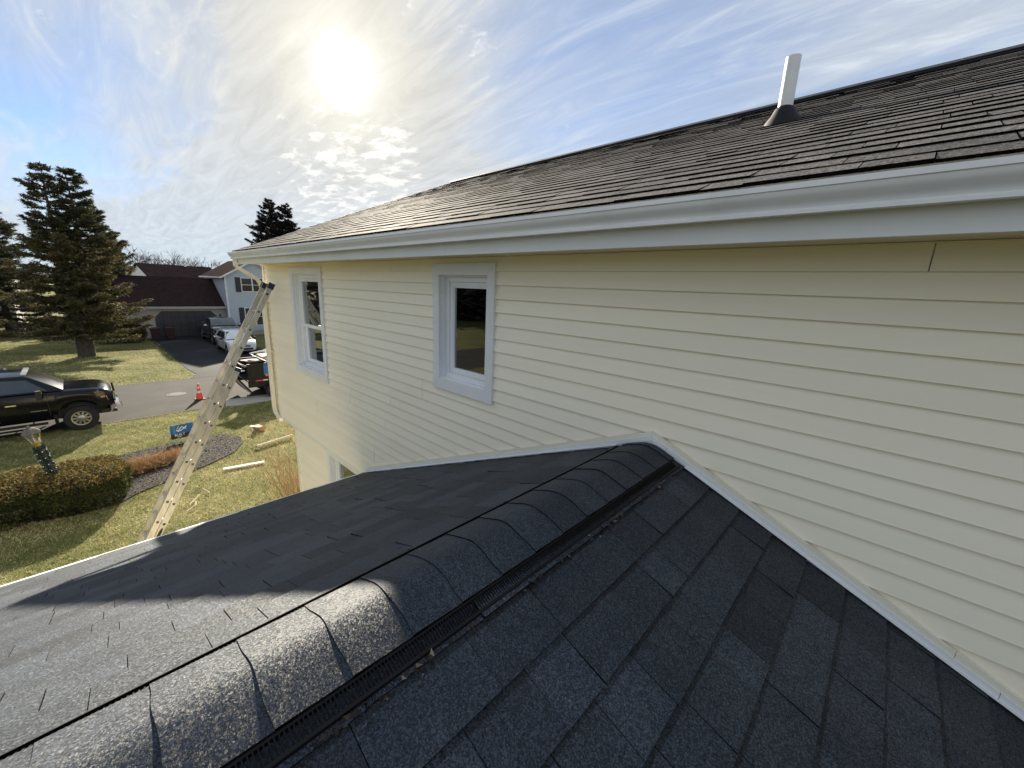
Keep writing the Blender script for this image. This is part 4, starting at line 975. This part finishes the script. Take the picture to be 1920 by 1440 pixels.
# ------------------------------------------------------------------ small things on the lawn and street
def cone():
    r = thing('traffic_cone', 'orange traffic cone with pale collars standing on the street', 'cone', (-21.55, 2.94, .012))
    b = MB(); b.bx(-.18, .18, -.18, .18, 0, .03); b.obj('base', 'rubber', r, local=True)
    MB().lathe([(.135, .03), (.13, .05), (.025, .70), (.012, .71), (0, .71)], (0, 0, 0), n=20).obj('body', 'cone_orange', r, smooth=True, local=True)
    for z0, z1 in ((.30, .40), (.50, .56)):
        f = lambda z: .133 - (z-.05)*.1615
        MB().lathe([(f(z0)+.001, z0), (f(z0)+.004, z0), (f(z1)+.004, z1), (f(z1)+.001, z1)], (0, 0, 0), n=20, cap=False).obj('collar', 'cone_collar', r, local=True)
cone()
def yard_sign():
    c = Vector((-16.12, 1.62, 0)); rz = math.radians(97)
    r = thing('yard_sign', 'blue and black yard sign on wire legs behind the mulch bed', 'sign', tuple(c), rz)
    # local: x right along the face, -y towards the reader
    b = MB(); b.bx(-.30, .30, 0, .006, .15, .60); p = b.obj('panel', 'sign_blue', r, local=True)
    MB().bx(-.30, .30, -.0015, -.0004, .15, .305).obj('lower_band', 'sign_black', p, local=True)
    MB().bx(-.235, -.165, -.0014, -.0004, .31, .597).obj('stripe', 'sign_teal', p, local=True)
    MB().bx(-.297, -.272, -.0014, -.0004, .52, .57).obj('corner_mark', 'tape_red', p, local=True)
    # house-gable emblem in line
    def stroke(pts, w):
        m = MB(); n = len(pts); vs = []
        for i, (x, z) in enumerate(pts):
            dx = pts[min(i+1, n-1)][0]-pts[max(i-1, 0)][0]; dz = pts[min(i+1, n-1)][1]-pts[max(i-1, 0)][1]; l = math.hypot(dx, dz)
            vs += [(x-dz/l*w, -.003, z+dx/l*w), (x+dz/l*w, -.003, z-dx/l*w)]
        m.add(vs, [(2*i, 2*i+1, 2*i+3, 2*i+2) for i in range(n-1)]); m.obj('emblem_stroke', 'print_white', p, local=True)
    stroke([(-.14, .43), (-.10, .38), (-.04, .40), (.05, .455), (.13, .52)], .012)
    stroke([(-.10, .39), (-.045, .475), (.0, .515), (.04, .49), (.075, .465)], .012)
    stroke([(-.14, .40), (-.125, .47), (-.07, .55)], .006)
    stroke([(.06, .47), (.11, .43)], .011)
    M = lambda x, z: Matrix.Translation((x, -.003, z)) @ Matrix.Rotation(math.pi/2, 4, 'X')
    text_mesh('BUILT', .105, 'print_white', 'lettering', p, M(-.07, .262), True, .0006); text_mesh('ITA', .07, 'print_white', 'lettering', p, M(-.09, .19), True, .0006)
    for x in (-.2, .2): MB().tube([(x, .008, 0), (x, .008, .3)], .005, 6).obj('wire_leg', 'iron', r, local=True)
yard_sign()
def lamp_post():
    r = thing('lamp_post', 'garden lamp post wrapped in garland and string lights, leaning over the hedge', 'lamp', (-13.05, -.88, 0)); r.rotation_euler = (math.radians(9.0), math.radians(-4), math.radians(10))
    MB().tube([(0, 0, 0), (0, 0, 1.55)], .038, 10).obj('post', 'plastic_black', r, local=True)
    rg = np.random.default_rng(4); n = 2600; z = rg.uniform(.75, 1.55, n); a = rg.uniform(0, 6.28, n); rr = .05+.035*rg.random(n)
    P = np.stack([rr*np.cos(a), rr*np.sin(a), z], 1); D = np.stack([np.cos(a), np.sin(a), rg.normal(size=n)*.6], 1)*rg.uniform(.02, .055, n)[:, None]
    W = np.cross(D, rg.normal(size=(n, 3))); W /= np.linalg.norm(W, axis=1)[:, None]; W *= .006
    V, F = tris(P, D, W); V = V + np.array(r.location, np.float32); np_mesh('garland', 'garland', V, F, None, r)
    for k in range(34):
        q = k*.9; zz = .8 + .75*k/34; MB().lathe([(0, -.012), (.010, -.006), (.010, .006), (0, .012)], (.105*math.cos(q), .105*math.sin(q), zz), n=8).obj('bulb', 'bulb', r, local=True)
    h = MB(); h.lathe([(.05, 1.55), (.055, 1.60), (.085, 1.62), (.085, 1.63)], (0, 0, 0), n=6); h = h.obj('lantern', 'brass', r, local=True)
    MB().lathe([(.075, 1.631), (.135, 1.86)], (0, 0, 0), n=6, cap=False).obj('glass', 'lamp_glass', h, local=True)
    for k in range(6):
        q = 6.283*k/6; MB().tube([(.078*math.cos(q), .078*math.sin(q), 1.63), (.139*math.cos(q), .139*math.sin(q), 1.86)], .007, 5).obj('bar', 'brass', h, local=True)
    MB().lathe([(.165, 1.86), (.16, 1.88), (.10, 1.95), (.04, 1.985), (.02, 2.03), (0, 2.04)], (0, 0, 0), n=6).obj('lantern_cap', 'iron', h, local=True)
    MB().tube([(0, 0, 1.63), (0, 0, 1.74)], .018, 8).obj('candle_tube', 'print_white', h, local=True)
lamp_post()
def plank(name, label, cat, a, b, w, h, m, round_=False, lift=.03):
    a, b = Vector((*a, lift)), Vector((*b, lift)); d = (b-a); c = (a+b)/2; L = d.length; d.normalize(); s = Vector((-d.y, d.x, 0))
    mb = MB()
    if round_: mb.tube([a + Vector((0, 0, h)), b + Vector((0, 0, h))], h, 12)
    else: mb.obox(c + Vector((0, 0, h)), d*L/2, s*w/2, Vector((0, 0, h)))
    o = mb.obj(name, m, None, loc=(c.x, c.y, 0)); tag(o, label, cat)
plank('white_board', 'white board lying on the grass nearest the porch roof', 'board', (-12.86, 2.04), (-12.66, 3.0), .10, .02, 'board_white')
plank('tan_post', 'pale tan post lying on the grass by the twiggy shrub', 'post', (-13.95, 3.15), (-14.25, 4.3), .10, .055, 'post_tan', True)
bx_ = thing('cardboard_box', 'small torn cardboard box lying on the grass near the house corner', 'box', (-15.75, 3.7, .02), .4)
MB().bx(-.16, .16, -.11, .11, 0, .16).obj('carton', 'cardboard', bx_, local=True)
b = MB(); b.add([(-.16, -.11, .162), (.16, -.11, .162), (.17, -.24, .22), (-.15, -.25, .20)], [(0, 1, 2, 3)]); b.obj('flap', 'print_white', bx_, local=True)
b = MB(); b.add([(-.16, .11, .162), (.16, .11, .162), (.14, .20, .26), (-.16, .21, .24)], [(0, 1, 2, 3)]); b.obj('flap', 'cardboard', bx_, local=True)
for i, (pts, lab) in enumerate([([(-11.2, 1.05), (-11.6, 1.3), (-11.55, 1.5), (-11.9, 1.42)], 'curled pale vine strand on the lawn right of the ladder'), ([(-10.9, .95), (-11.1, 1.15), (-11.3, 1.18)], 'short pale vine strand on the lawn below the curled one')]):
    m = MB(); m.tube([(x, y, .06) for x, y in pts], .009, 5); tag(m.obj('vine_strand', 'post_tan', None, loc=(*pts[0], 0)), lab, 'vine')
rb = thing('roadside_box', 'dark blue box with tan end on a post at the far street edge', 'mailbox', (-27.2, -2.95, 0))
MB().bx(-27.25, -27.15, -3.0, -2.9, 0, .85).obj('post', 'wood_fence', rb)
m = MB(); m.prism([(-27.33, .85), (-27.07, .85), (-27.07, 1.02), (-27.12, 1.10), (-27.2, 1.13), (-27.28, 1.10), (-27.33, 1.02)], 'y', -3.25, -2.76); m.obj('box', 'box_blue', rb)
m = MB(); m.prism([(-27.33, .85), (-27.07, .85), (-27.07, 1.02), (-27.12, 1.10), (-27.2, 1.13), (-27.28, 1.10), (-27.33, 1.02)], 'y', -2.759, -2.70); m.obj('door', 'box_tan', rb)

# ------------------------------------------------------------------ vehicles (local frame: y forward, x to the right, origin under the front axle)
def wheel(root, x, y, rad, wd, rim, spokes, m='rim_silver'):
    s = 1 if x > 0 else -1; z = rad
    t = MB(); prof = [(rim, -wd/2), (rad-.03, -wd/2), (rad-.005, -wd/2+.03), (rad, -wd/4), (rad, wd/4), (rad-.005, wd/2-.03), (rad-.03, wd/2), (rim, wd/2)]
    w = MB(); w.lathe(prof, (x, y, z), 'x', 32, cap=False); w = w.obj('wheel', 'tyre', root, smooth=True, local=True)
    MB().lathe([(rim, -.02), (rim, .0)], (x + s*(wd/2-.07), y, z), 'x', 24).obj('wheel_disc', 'plastic_black', w, local=True)
    MB().lathe([(rim*.97, -.02), (rim+.012, .0), (rim+.012, .012), (rim*.86, .006)], (x + s*(wd/2-.012), y, z), 'x', 28, cap=False).obj('rim', m, w, local=True)
    for k in range(spokes):
        q = 6.283*k/spokes; u = Vector((0, math.cos(q), math.sin(q))); v = Vector((0, -math.sin(q), math.cos(q)))
        MB().obox(Vector((x + s*(wd/2-.035), y, z)) + u*rim*.56, Vector((.014, 0, 0)), u*rim*.40, v*rim*.105).obj('spoke', m, w, local=True)
    MB().lathe([(rim*.34, -.05), (rim*.34, .008), (rim*.22, .026), (0, .03)] if s > 0 else [(0, -.03), (rim*.22, -.026), (rim*.34, -.008), (rim*.34, .05)], (x + s*(wd/2-.02), y, z), 'x', 20).obj('hub', m, w, local=True)
def body_loft(root, name, m, ys, wf, ztf, zbf, crown=.02, fl=.05):
    """lower body: half sections swept along y, mirrored, underside open at the wheel arches"""
    vs = []; K = 9
    for y in ys:
        w, zt, zb = wf(y), ztf(y), zbf(y); h = zt - zb
        sec = [(w*.955, zb), (w*.992, zb + h*.10), (w, zb + h*.35), (w*.998, zb + h*.62), (w*.985, zb + h*.84), (w*.962, zt-.035), (w*.92, zt-.008), (w*.72, zt + crown*.5), (0, zt + crown)]
        vs += [(x, y, z) for x, z in sec]
    n = len(ys); m1 = MB(); fs = [(i*K+k, (i+1)*K+k, (i+1)*K+k+1, i*K+k+1) for i in range(n-1) for k in range(K-1)]
    m1.add(vs, fs); m1.add([(-x, y, z) for x, y, z in vs], [f[::-1] for f in fs])
    for i in (0, n-1):
        loop = [vs[i*K+k] for k in range(K)] + [(-vs[i*K+k][0], vs[i*K+k][1], vs[i*K+k][2]) for k in range(K-2, -1, -1)]
        m1.add(loop, [tuple(range(len(loop))) if i else tuple(range(len(loop)))[::-1]])
    return m1.obj(name, m, root, smooth=True, local=True)
def arch(base, centers, z0, rad):
    def f(y):
        z = base(y) if callable(base) else base
        for c in centers:
            d = abs(y-c)
            if d < rad: z = max(z, z0 + math.sqrt(rad*rad - d*d))
        return z
    return f
def itp(*pts):
    xs = [p[0] for p in pts]; zs = [p[1] for p in pts]; return lambda y: float(np.interp(y, xs, zs))
def stations(y0, y1, centers, rad, d=.12):
    s = set(np.round(np.arange(y0, y1+1e-6, d), 4)) | {y0, y1}
    for c in centers:
        for q in np.linspace(-1, 1, 15): s.add(round(c + rad*math.sin(q*math.pi/2), 4))
        s |= {round(c-rad-.002, 4), round(c+rad+.002, 4)}
    return sorted(y for y in s if y0 <= y <= y1)
def cabin(root, m, bl, br, wb, wt, zb, zt, hump=.03):
    """greenhouse: bl = belt outline y (rear, front), br = roof outline y (rear, front)"""
    vs = []
    for (y, w, z) in ((bl[0], wb, zb), (br[0], wt, zt-.03), (br[0]+.12, wt*.99, zt), ((br[0]+br[1])/2, wt, zt+.012), (br[1]-.12, wt*.99, zt), (br[1], wt*.98, zt-.03), (bl[1], wb*.97, zb)):
        vs.append([(w, y, z), (w*.985, y, z+.012), (w*.90, y, z+hump), (0, y, z+hump+.02)])
    m1 = MB(); flat = [p for s in vs for p in s]; K = 4; n = len(vs); fs = [(i*K+k, i*K+k+1, (i+1)*K+k+1, (i+1)*K+k) for i in range(n-1) for k in range(K-1)]
    m1.add(flat, [f[::-1] for f in fs]); m1.add([(-x, y, z) for x, y, z in flat], fs)
    side = [s[0] for s in vs]
    m1.add(side, [tuple(range(n))]); m1.add([(-x, y, z) for x, y, z in side], [tuple(range(n))[::-1]])
    return m1.obj('cabin', m, root, smooth=True, local=True)
def side_glass(parent, pts, wb, wt, zb, zt, m='car_glass', off=.006):
    for s in (-1, 1):
        vs = [(s*(wb + (wt-wb)*(z-zb)/(zt-zb) + off), y, z) for y, z in pts]; b = MB(); n = len(vs)
        b.add(vs + [(x - s*.004, y, z) for x, y, z in vs], [tuple(range(n)), tuple(range(n, 2*n))[::-1]] + [(i, (i+1) % n, n+(i+1) % n, n+i) for i in range(n)]); b.obj('side_window', m, parent, local=True)
def slab(parent, name, m, pts, t=.006):
    v = [Vector(p) for p in pts]; nrm = (v[1]-v[0]).cross(v[2]-v[0]).normalized()*t; n = len(v)
    b = MB(); b.add(v + [p - nrm for p in v], [tuple(range(n)), tuple(range(n, 2*n))[::-1]] + [(i, (i+1) % n, n+(i+1) % n, n+i) for i in range(n)]); return b.obj(name, m, parent, local=True)
def pickup(label, loc, rz, paint, W=1.02, tow=True, group=None):
    r = thing('pickup_truck', label, 'truck', loc, rz, group)
    WB, RR = -3.95, .43; wc = (0, WB)
    ztf = itp((-5.05, 1.42), (-2.75, 1.42), (-.45, 1.42), (-.25, 1.41), (.3, 1.39), (.60, 1.35), (.78, 1.28), (.86, 1.16))
    wf = itp((-5.05, W*.97), (-4.8, W), (-.3, W), (.45, W*.99), (.72, W*.93), (.86, W*.84))
    zbf = arch(itp((-5.05, .64), (-4.4, .55), (-.6, .50), (.6, .62), (.86, .66)), wc, RR+.03, .50)
    bd = body_loft(r, 'body', paint, stations(-5.05, .86, wc, .50), wf, ztf, zbf, .035)
    b = MB(); b.bx(-W+.12, W-.12, -4.95, .75, .48, .95); b.obj('chassis', 'plastic_black', r, local=True)
    cb = cabin(r, paint, (-2.88, -.28), (-2.70, -.98), W*.93, W*.80, 1.43, 1.95)
    slab(cb, 'windshield', 'windshield', [(-W*.86, -.325, 1.463), (W*.86, -.325, 1.463), (W*.745, -.945, 1.918), (-W*.745, -.945, 1.918)][::1])
    side_glass(cb, [(-.62, 1.475), (-1.02, 1.85), (-1.62, 1.885), (-1.66, 1.475)], W*.93, W*.80, 1.43, 1.92)
    side_glass(cb, [(-1.76, 1.475), (-1.72, 1.885), (-2.45, 1.87), (-2.62, 1.475)], W*.93, W*.80, 1.43, 1.92)
    b = MB(); b.bx(-W*.86, W*.86, -4.95, -2.95, .95, 1.44); b.obj('bed_cover', 'plastic_black', r, local=True)
    for y in (0, WB):
        for s in (-1, 1): wheel(r, s*(W-.13), y, RR, .27, .245, 10)
    # front end
    b = MB(); n = 13; vs = []
    for k in range(n):
        t = -1 + 2*k/(n-1); x = t*W*.99; y = .99 - .26*abs(t)**3.2
        for (dy, z) in ((-.05, .50), (.0, .55), (.02, .66), (.0, .77), (-.10, .80)): vs.append((x, y+dy, z))
    b.add(vs, [(i*5+k, (i+1)*5+k, (i+1)*5+k+1, i*5+k+1) for i in range(n-1) for k in range(4)]); b.obj('bumper', 'chrome', r, smooth=True, local=True)
    b = MB(); b.bx(-W*.8, W*.8, .70, .90, .46, .56); b.obj('air_dam', 'plastic_black', r, local=True)
    b = MB(); b.bx(-W*.66, W*.66, .84, .905, .82, 1.20); g = b.obj('grille', 'plastic_black', r, local=True)
    for z in (.88, .97, 1.06): MB().bx(-W*.64, W*.64, .906, .915, z, z+.022).obj('grille_bar', 'badge', g, local=True)
    b = MB(); b.bx(-W*.80, W*.80, .87, .925, 1.135, 1.205); b.obj('grille_surround', 'chrome', g, local=True)
    for s in (-1, 1):
        b = MB(); b.add([(s*W*.67, .885, .90), (s*W*.93, .72, .92), (s*W*.95, .68, 1.10), (s*W*.67, .875, 1.10), (s*W*.67, .80, .90), (s*W*.86, .66, .92), (s*W*.88, .60, 1.10), (s*W*.67, .80, 1.10)], [(0, 1, 2, 3), (4, 7, 6, 5), (0, 4, 5, 1), (1, 5, 6, 2), (2, 6, 7, 3)]); b.obj('headlight', 'lamp_lens', r, local=True)
        b = MB(); b.bx(s*(W-.004)-.006, s*(W-.004)+.006, .52, .60, 1.03, 1.09) if False else b.obox((s*(W*.975), .60, 1.085), (.012, 0, 0), (0, .055, 0), (0, 0, .028)); b.obj('marker_lamp', 'amber', r, local=True)
        # mirror on a two-arm bracket
        m1 = MB(); x = s*(W+.20); m1.bx(x-.10, x+.10, -.86, -.74, 1.25, 1.55); mi = m1.obj('mirror', 'plastic_black', r, local=True)
        MB().bx(x-.09, x+.09, -.738, -.715, 1.45, 1.57).obj('mirror_cap', 'chrome', mi, local=True)
        for z in (1.31, 1.49): MB().tube([(s*W*.90, -.80, z), (x-s*.09, -.80, z)], .018, 6).obj('mirror_arm', 'plastic_black', mi, local=True)
        MB().bx(*(sorted((s*(W-.02), s*(W+.11)))), -2.75, -.75, .40, .455).obj('running_board', 'plastic_black', r, local=True)
        for y in (-1.05, -1.75, -2.5): MB().tube([(s*(W-.15), y, .55), (s*(W+.05), y, .43)], .02, 6).obj('bracket', 'plastic_black', r, local=True)
        for y in (-1.42, -2.42): MB().bx(*(sorted((s*(W+.002), s*(W+.028)))), y-.11, y+.11, 1.10, 1.135).obj('door_handle', 'chrome', r, local=True)
        for y in (-.66, -1.70, -2.66): MB().bx(*(sorted((s*(W*.993), s*(W+.0015)))), y-.004, y+.004, .60, 1.30).obj('door_seam', 'plastic_black', r, local=True)
        MB().bx(*(sorted((s*(W-.06), s*(W+.005)))), -.60, -.52, .36, .66).obj('mud_flap', 'rubber', r, local=True)
        # arch lips
        a = MB(); 
        for cy in wc:
            pts = [(s*(W+.004), cy + .505*math.cos(q), RR+.03 + .505*math.sin(q)) for q in np.linspace(.15, math.pi-.15, 15)]
            MB().tube(pts, .022, 5).obj('arch_lip', paint, r, smooth=True, local=True)
        for (y0, y1) in ((-1.06, -.83), (-.81, -.71)): MB().bx(*(sorted((s*(W+.001), s*(W+.004)))), y0, y1, .845, .868).obj('badge', 'badge', r, local=True)
    if tow:
        for x in (-.5, -.2, 0, .2, .5): MB().obox((x*1.15, -1.06, 2.005), (.05, 0, 0), (0, .06, -.006), (0, .002, .020)).obj('roof_lamp', 'lamp_lens', r, local=True)
    MB().bx(-.10, .10, .93, .99, .585, .70).obj('plate', 'plastic_black', r, local=True)
    for k, (x, z) in enumerate(((.22, .50), (-.22, .50))): MB().tube([(x, .94, z), (x, 1.05, z-.01), (x, 1.06, z+.05)], .018, 6).obj('tow_hook', 'chrome', r, local=True)
    MB().tube([(.30, .30, 1.34), (.32, -.10, 1.36)], .006, 4).obj('wiper', 'plastic_black', r, local=True)
    return r
pickup('black pickup truck with chrome bumper parked at the near street edge', (-20.42, -.60, .012), 0, 'car_black')
pickup('dark pickup parked nose-out in the driveway behind the white car', (-39.1, 7.62, .018), math.radians(-90), 'car_dark', .97, False)
def suv():
    r = thing('white_car', 'white hatchback car parked in the driveway behind the ladder', 'car', (-33.6, 7.33, .018), math.radians(-90))
    W = .91; WB = -2.68; RR = .34; wc = (0, WB)
    ztf = itp((-3.5, .98), (-3.3, 1.02), (-.5, .98), (.1, .96), (.55, .88), (.80, .74)); wf = itp((-3.5, W*.86), (-3.2, W*.96), (-2.6, W), (-.2, W), (.4, W*.97), (.7, W*.86), (.82, W*.74))
    zbf = arch(itp((-3.5, .38), (-3, .28), (.4, .27), (.82, .30)), wc, RR+.01, .395)
    body_loft(r, 'body', 'car_white', stations(-3.5, .82, wc, .395), wf, ztf, zbf, .03)
    MB().bx(-W+.12, W-.12, -3.4, .7, .22, .6).obj('chassis', 'plastic_black', r, local=True)
    cb = cabin(r, 'car_white', (-3.42, -.15), (-2.95, -1.0), W*.93, W*.70, .99, 1.50)
    slab(cb, 'windshield', 'windshield', [(-W*.84, -.20, 1.03), (W*.84, -.20, 1.03), (W*.66, -.955, 1.475), (-W*.66, -.955, 1.475)])
    side_glass(cb, [(-.62, 1.04), (-1.10, 1.42), (-1.75, 1.445), (-1.80, 1.04)], W*.93, W*.70, .99, 1.47); side_glass(cb, [(-1.90, 1.04), (-1.85, 1.445), (-2.6, 1.41), (-2.95, 1.06)], W*.93, W*.70, .99, 1.47)
    for y in wc:
        for s in (-1, 1): wheel(r, s*(W-.11), y, RR, .21, .22, 5)
    for s in (-1, 1):
        slab(r, 'headlight', 'lamp_lens', [(s*W*.50, .805, .70), (s*W*.85, .62, .74), (s*W*.90, .42, .86), (s*W*.55, .70, .82)] if s > 0 else [(s*W*.50, .805, .70), (s*W*.55, .70, .82), (s*W*.90, .42, .86), (s*W*.85, .62, .74)], -.02)
        MB().obox((s*(W+.09), -.52, 1.04), (.10, 0, 0), (0, .06, 0), (0, 0, .065)).obj('mirror', 'plastic_black', r, local=True)
        for y in (-1.45, -2.3): MB().bx(*(sorted((s*(W+.0), s*(W+.025)))), y-.09, y+.09, .80, .83).obj('door_handle', 'car_white', r, local=True)
        for y in (-.55, -1.85): MB().bx(*(sorted((s*(W*.99), s*(W+.0015)))), y-.004, y+.004, .40, .95).obj('door_seam', 'plastic_black', r, local=True)
    MB().bx(-W*.45, W*.45, .80, .83, .56, .66).obj('grille', 'plastic_black', r, local=True)
    MB().bx(-W*.62, W*.62, .80, .835, .33, .48).obj('lower_intake', 'plastic_black', r, local=True)
    MB().bx(-.16, .16, .832, .842, .50, .56).obj('plate', 'print_white', r, local=True)
suv()
def trailer():
    r = thing('dump_trailer', 'black dump trailer heaped with scrap parked beyond the house corner', 'trailer', (-21.1, 6.2, .012))
    x0, x1, y0, y1 = -22.05, -20.12, 4.52, 8.6; z0, z1 = .80, 1.56
    b = MB(); b.bx(x0, x1, y0, y1, z0, z0+.06); b.obj('floor', 'trailer_black', r)
    MB().bx(x1-.04, x1, y0, y1, z0+.06, z1).obj('side_wall', 'trailer_black', r); MB().bx(x0, x0+.04, y0, y1, z0+.06, z1).obj('side_wall', 'trailer_black', r)
    MB().bx(x0+.04, x1-.04, y1-.04, y1, z0+.06, z1).obj('front_wall', 'trailer_black', r)
    for xx in (x1-.06, x0): MB().bx(xx, xx+.08, y0, y1, z1, z1+.06).obj('top_rail', 'trailer_black', r)
    y = y0+.0
    for y in (y0+.02, y0+1.0, y0+2.0, y0+3.0): MB().bx(x1+.001, x1+.04, y, y+.07, z0, z1).obj('rib', 'trailer_black', r)
    MB().bx(x1-.10, x1-.02, y0, y1, .56, .80).obj('frame_rail', 'trailer_black', r); MB().bx(x0+.02, x0+.10, y0, y1, .56, .80).obj('frame_rail', 'trailer_black', r)
    for ya, yb, m in ((4.80, 5.10, 'tape_red'), (5.10, 5.27, 'tape_white'), (5.27, 5.60, 'tape_red'), (5.60, 5.77, 'tape_white'), (5.77, 6.1, 'tape_red')): MB().bx(x1+.001, x1+.006, ya, yb, .825, .875).obj('reflective_tape', m, r)
    sg = MB().bx(x1+.041, x1+.047, 5.14, 6.9, 1.10, 1.56).obj('sign_board', 'sign_blue', r)
    M = lambda yy, z: Matrix.Translation((x1+.0485, yy, z)) @ Matrix.Rotation(math.pi/2, 4, 'Z') @ Matrix.Rotation(math.pi/2, 4, 'X')
    text_mesh('C', .19, 'print_white', 'lettering', sg, M(5.46, 1.46)); text_mesh('R', .12, 'print_white', 'lettering', sg, M(5.46, 1.30))
    MB().bx(x1+.0475, x1+.049, 5.19, 5.30, 1.03, 1.12).obj('orange_label', 'sticker_orange', sg)
    # rear gate folded out and down
    vs = []
    for (yy, zz) in ((4.60, .30), (4.06, 1.10)): vs += [(x0+.05, yy, zz), (x1-.05, yy, zz), (x1-.05, yy+.05, zz+.03), (x0+.05, yy+.05, zz+.03)]
    gt = MB().add(vs, FACES).obj('rear_gate', 'trailer_black', r)
    for k in range(5):
        xx = x1-.10-k*.40; vs = []
        for (yy, zz) in ((4.585, .29), (4.045, 1.09)): vs += [(xx-.05, yy-.02, zz-.012), (xx+.05, yy-.02, zz-.012), (xx+.05, yy-.001, zz), (xx-.05, yy-.001, zz)]
        MB().add(vs, FACES).obj('gate_rib', 'scrap_grey', gt)
    for yy in (5.50, 6.36):
        for s in (-1, 1): 
            xx = -21.085 + s*.93; w = MB(); w.lathe([(.2, -.1), (.33, -.1), (.35, -.06), (.35, .06), (.33, .1), (.2, .1)], (xx, yy, .362), 'x', 24, cap=False); w = w.obj('wheel', 'tyre', r, smooth=True)
            MB().lathe([(.2, -.02), (.2, .06), (.06, .08), (0, .08)], (xx, yy, .362), 'x', 20).obj('rim', 'rim_silver', w)
            pts = [(xx, yy + .40*math.cos(q), .362 + .40*math.sin(q)) for q in np.linspace(.2, math.pi-.2, 9)]
            f = MB(); rect_tube(f, pts, .12, .008); f.obj('fender', 'trailer_black', r)
    MB().bx(-21.15, -21.05, y1, y1+1.4, .50, .60).obj('tongue', 'trailer_black', r)
trailer()
rs = random.Random(5)
SC = [((-20.75, 5.20, 1.74), (.9, .62, .012), (-.55, .05, .1), 'scrap_white', 'bent white sheet of scrap on top of the trailer load'),
      ((-20.9, 4.95, 1.62), (.5, .9, .03), (-.1, .12, .5), 'scrap_grey', 'grey board poking out over the trailer side'),
      ((-21.2, 4.55, 1.42), (.85, .08, .05), (0, .1, .2), 'scrap_grey', 'short grey board across the rear of the trailer'),
      ((-20.7, 4.42, 1.25), (.6, .10, .03), (.2, -.1, .1), 'scrap_white', 'pale strip hanging over the trailer rear edge'),
      ((-21.0, 4.30, 1.12), (1.0, .07, .04), (.1, .05, -.1), 'scrap_grey', 'grey plank lying on the open trailer gate'),
      ((-21.6, 5.6, 1.92), (.06, 1.3, .04), (.05, .04, .35), 'scrap_white', 'long white strip crossing the top of the trailer load'),
      ((-20.5, 5.75, 1.70), (.5, .5, .10), (.2, .2, .6), 'scrap_grey', 'grey lump of roofing near the trailer sign'),
      ((-21.5, 6.2, 1.6), (.9, 1.6, .16), (.05, .1, .1), 'scrap_grey', 'broad grey heap of torn roofing filling the trailer')]
for c, e, rot, m, lab in SC:
    o = MB()
    n = 6; vs = []
    for i in range(n):
        for j in range(3): vs.append(((i/(n-1)-.5)*e[0], (j/2-.5)*e[1], rs.uniform(-.35, .35)*min(e[2]*2, .06)))
    top = [(x, y, z+e[2]) for x, y, z in vs]; N = len(vs)
    q = [(i*3+j, (i+1)*3+j, (i+1)*3+j+1, i*3+j+1) for i in range(n-1) for j in range(2)]
    rim = [(j, j+1) for j in range(2)] + [(i*3+2, (i+1)*3+2) for i in range(n-1)] + [((n-1)*3+j+1, (n-1)*3+j) for j in (1, 0)] + [((i+1)*3, i*3) for i in range(n-2, -1, -1)]
    o.add(vs+top, [f[::-1] for f in q] + [tuple(k+N for k in f) for f in q] + [(a, b_, b_+N, a+N) for a, b_ in rim])
    ob = o.obj('scrap_piece', m, None, local=True); ob.location = c; ob.rotation_euler = rot; tag(ob, lab, 'scrap', 'scrap on the trailer')

# ------------------------------------------------------------------ leaf litter along the porch ridge vent, grit on the shingles
def litter():
    rg = np.random.default_rng(14); n = 520
    y = np.concatenate([rg.uniform(-.6, 2.0, n-120), rg.uniform(-1, 2.0, 120)]); off = np.concatenate([.197 + np.abs(rg.normal(size=n-120))*.014, rg.uniform(.17, 1.5, 120)])
    clump = .5 + .5*np.sin(y*9)*np.sin(y*23+1); keep = (rg.random(n) < .25 + .75*clump); y, off = y[keep], off[keep]; n = len(y)
    P = np.stack([PX + off, y, PZ - PM*off + .011 + rg.random(n)*.006], 1); sz = np.where(off < .25, rg.uniform(.006, .020, n), rg.uniform(.003, .008, n))
    D = rg.normal(size=(n, 3))*[1, 1, .45]; D /= np.linalg.norm(D, axis=1)[:, None]; D *= sz[:, None]
    W = np.cross(D, rg.normal(size=(n, 3))*[.3, .3, 1]); W /= np.linalg.norm(W, axis=1)[:, None]; W *= (sz*.38)[:, None]
    V, F = tris(P, D, W); tag(np_mesh('leaf_litter', 'mulch_chip', V, F, rg.uniform(.3, 1, n)), 'crumbled brown leaf bits caught along the ridge vent', 'leaf litter', kind='stuff')
litter()
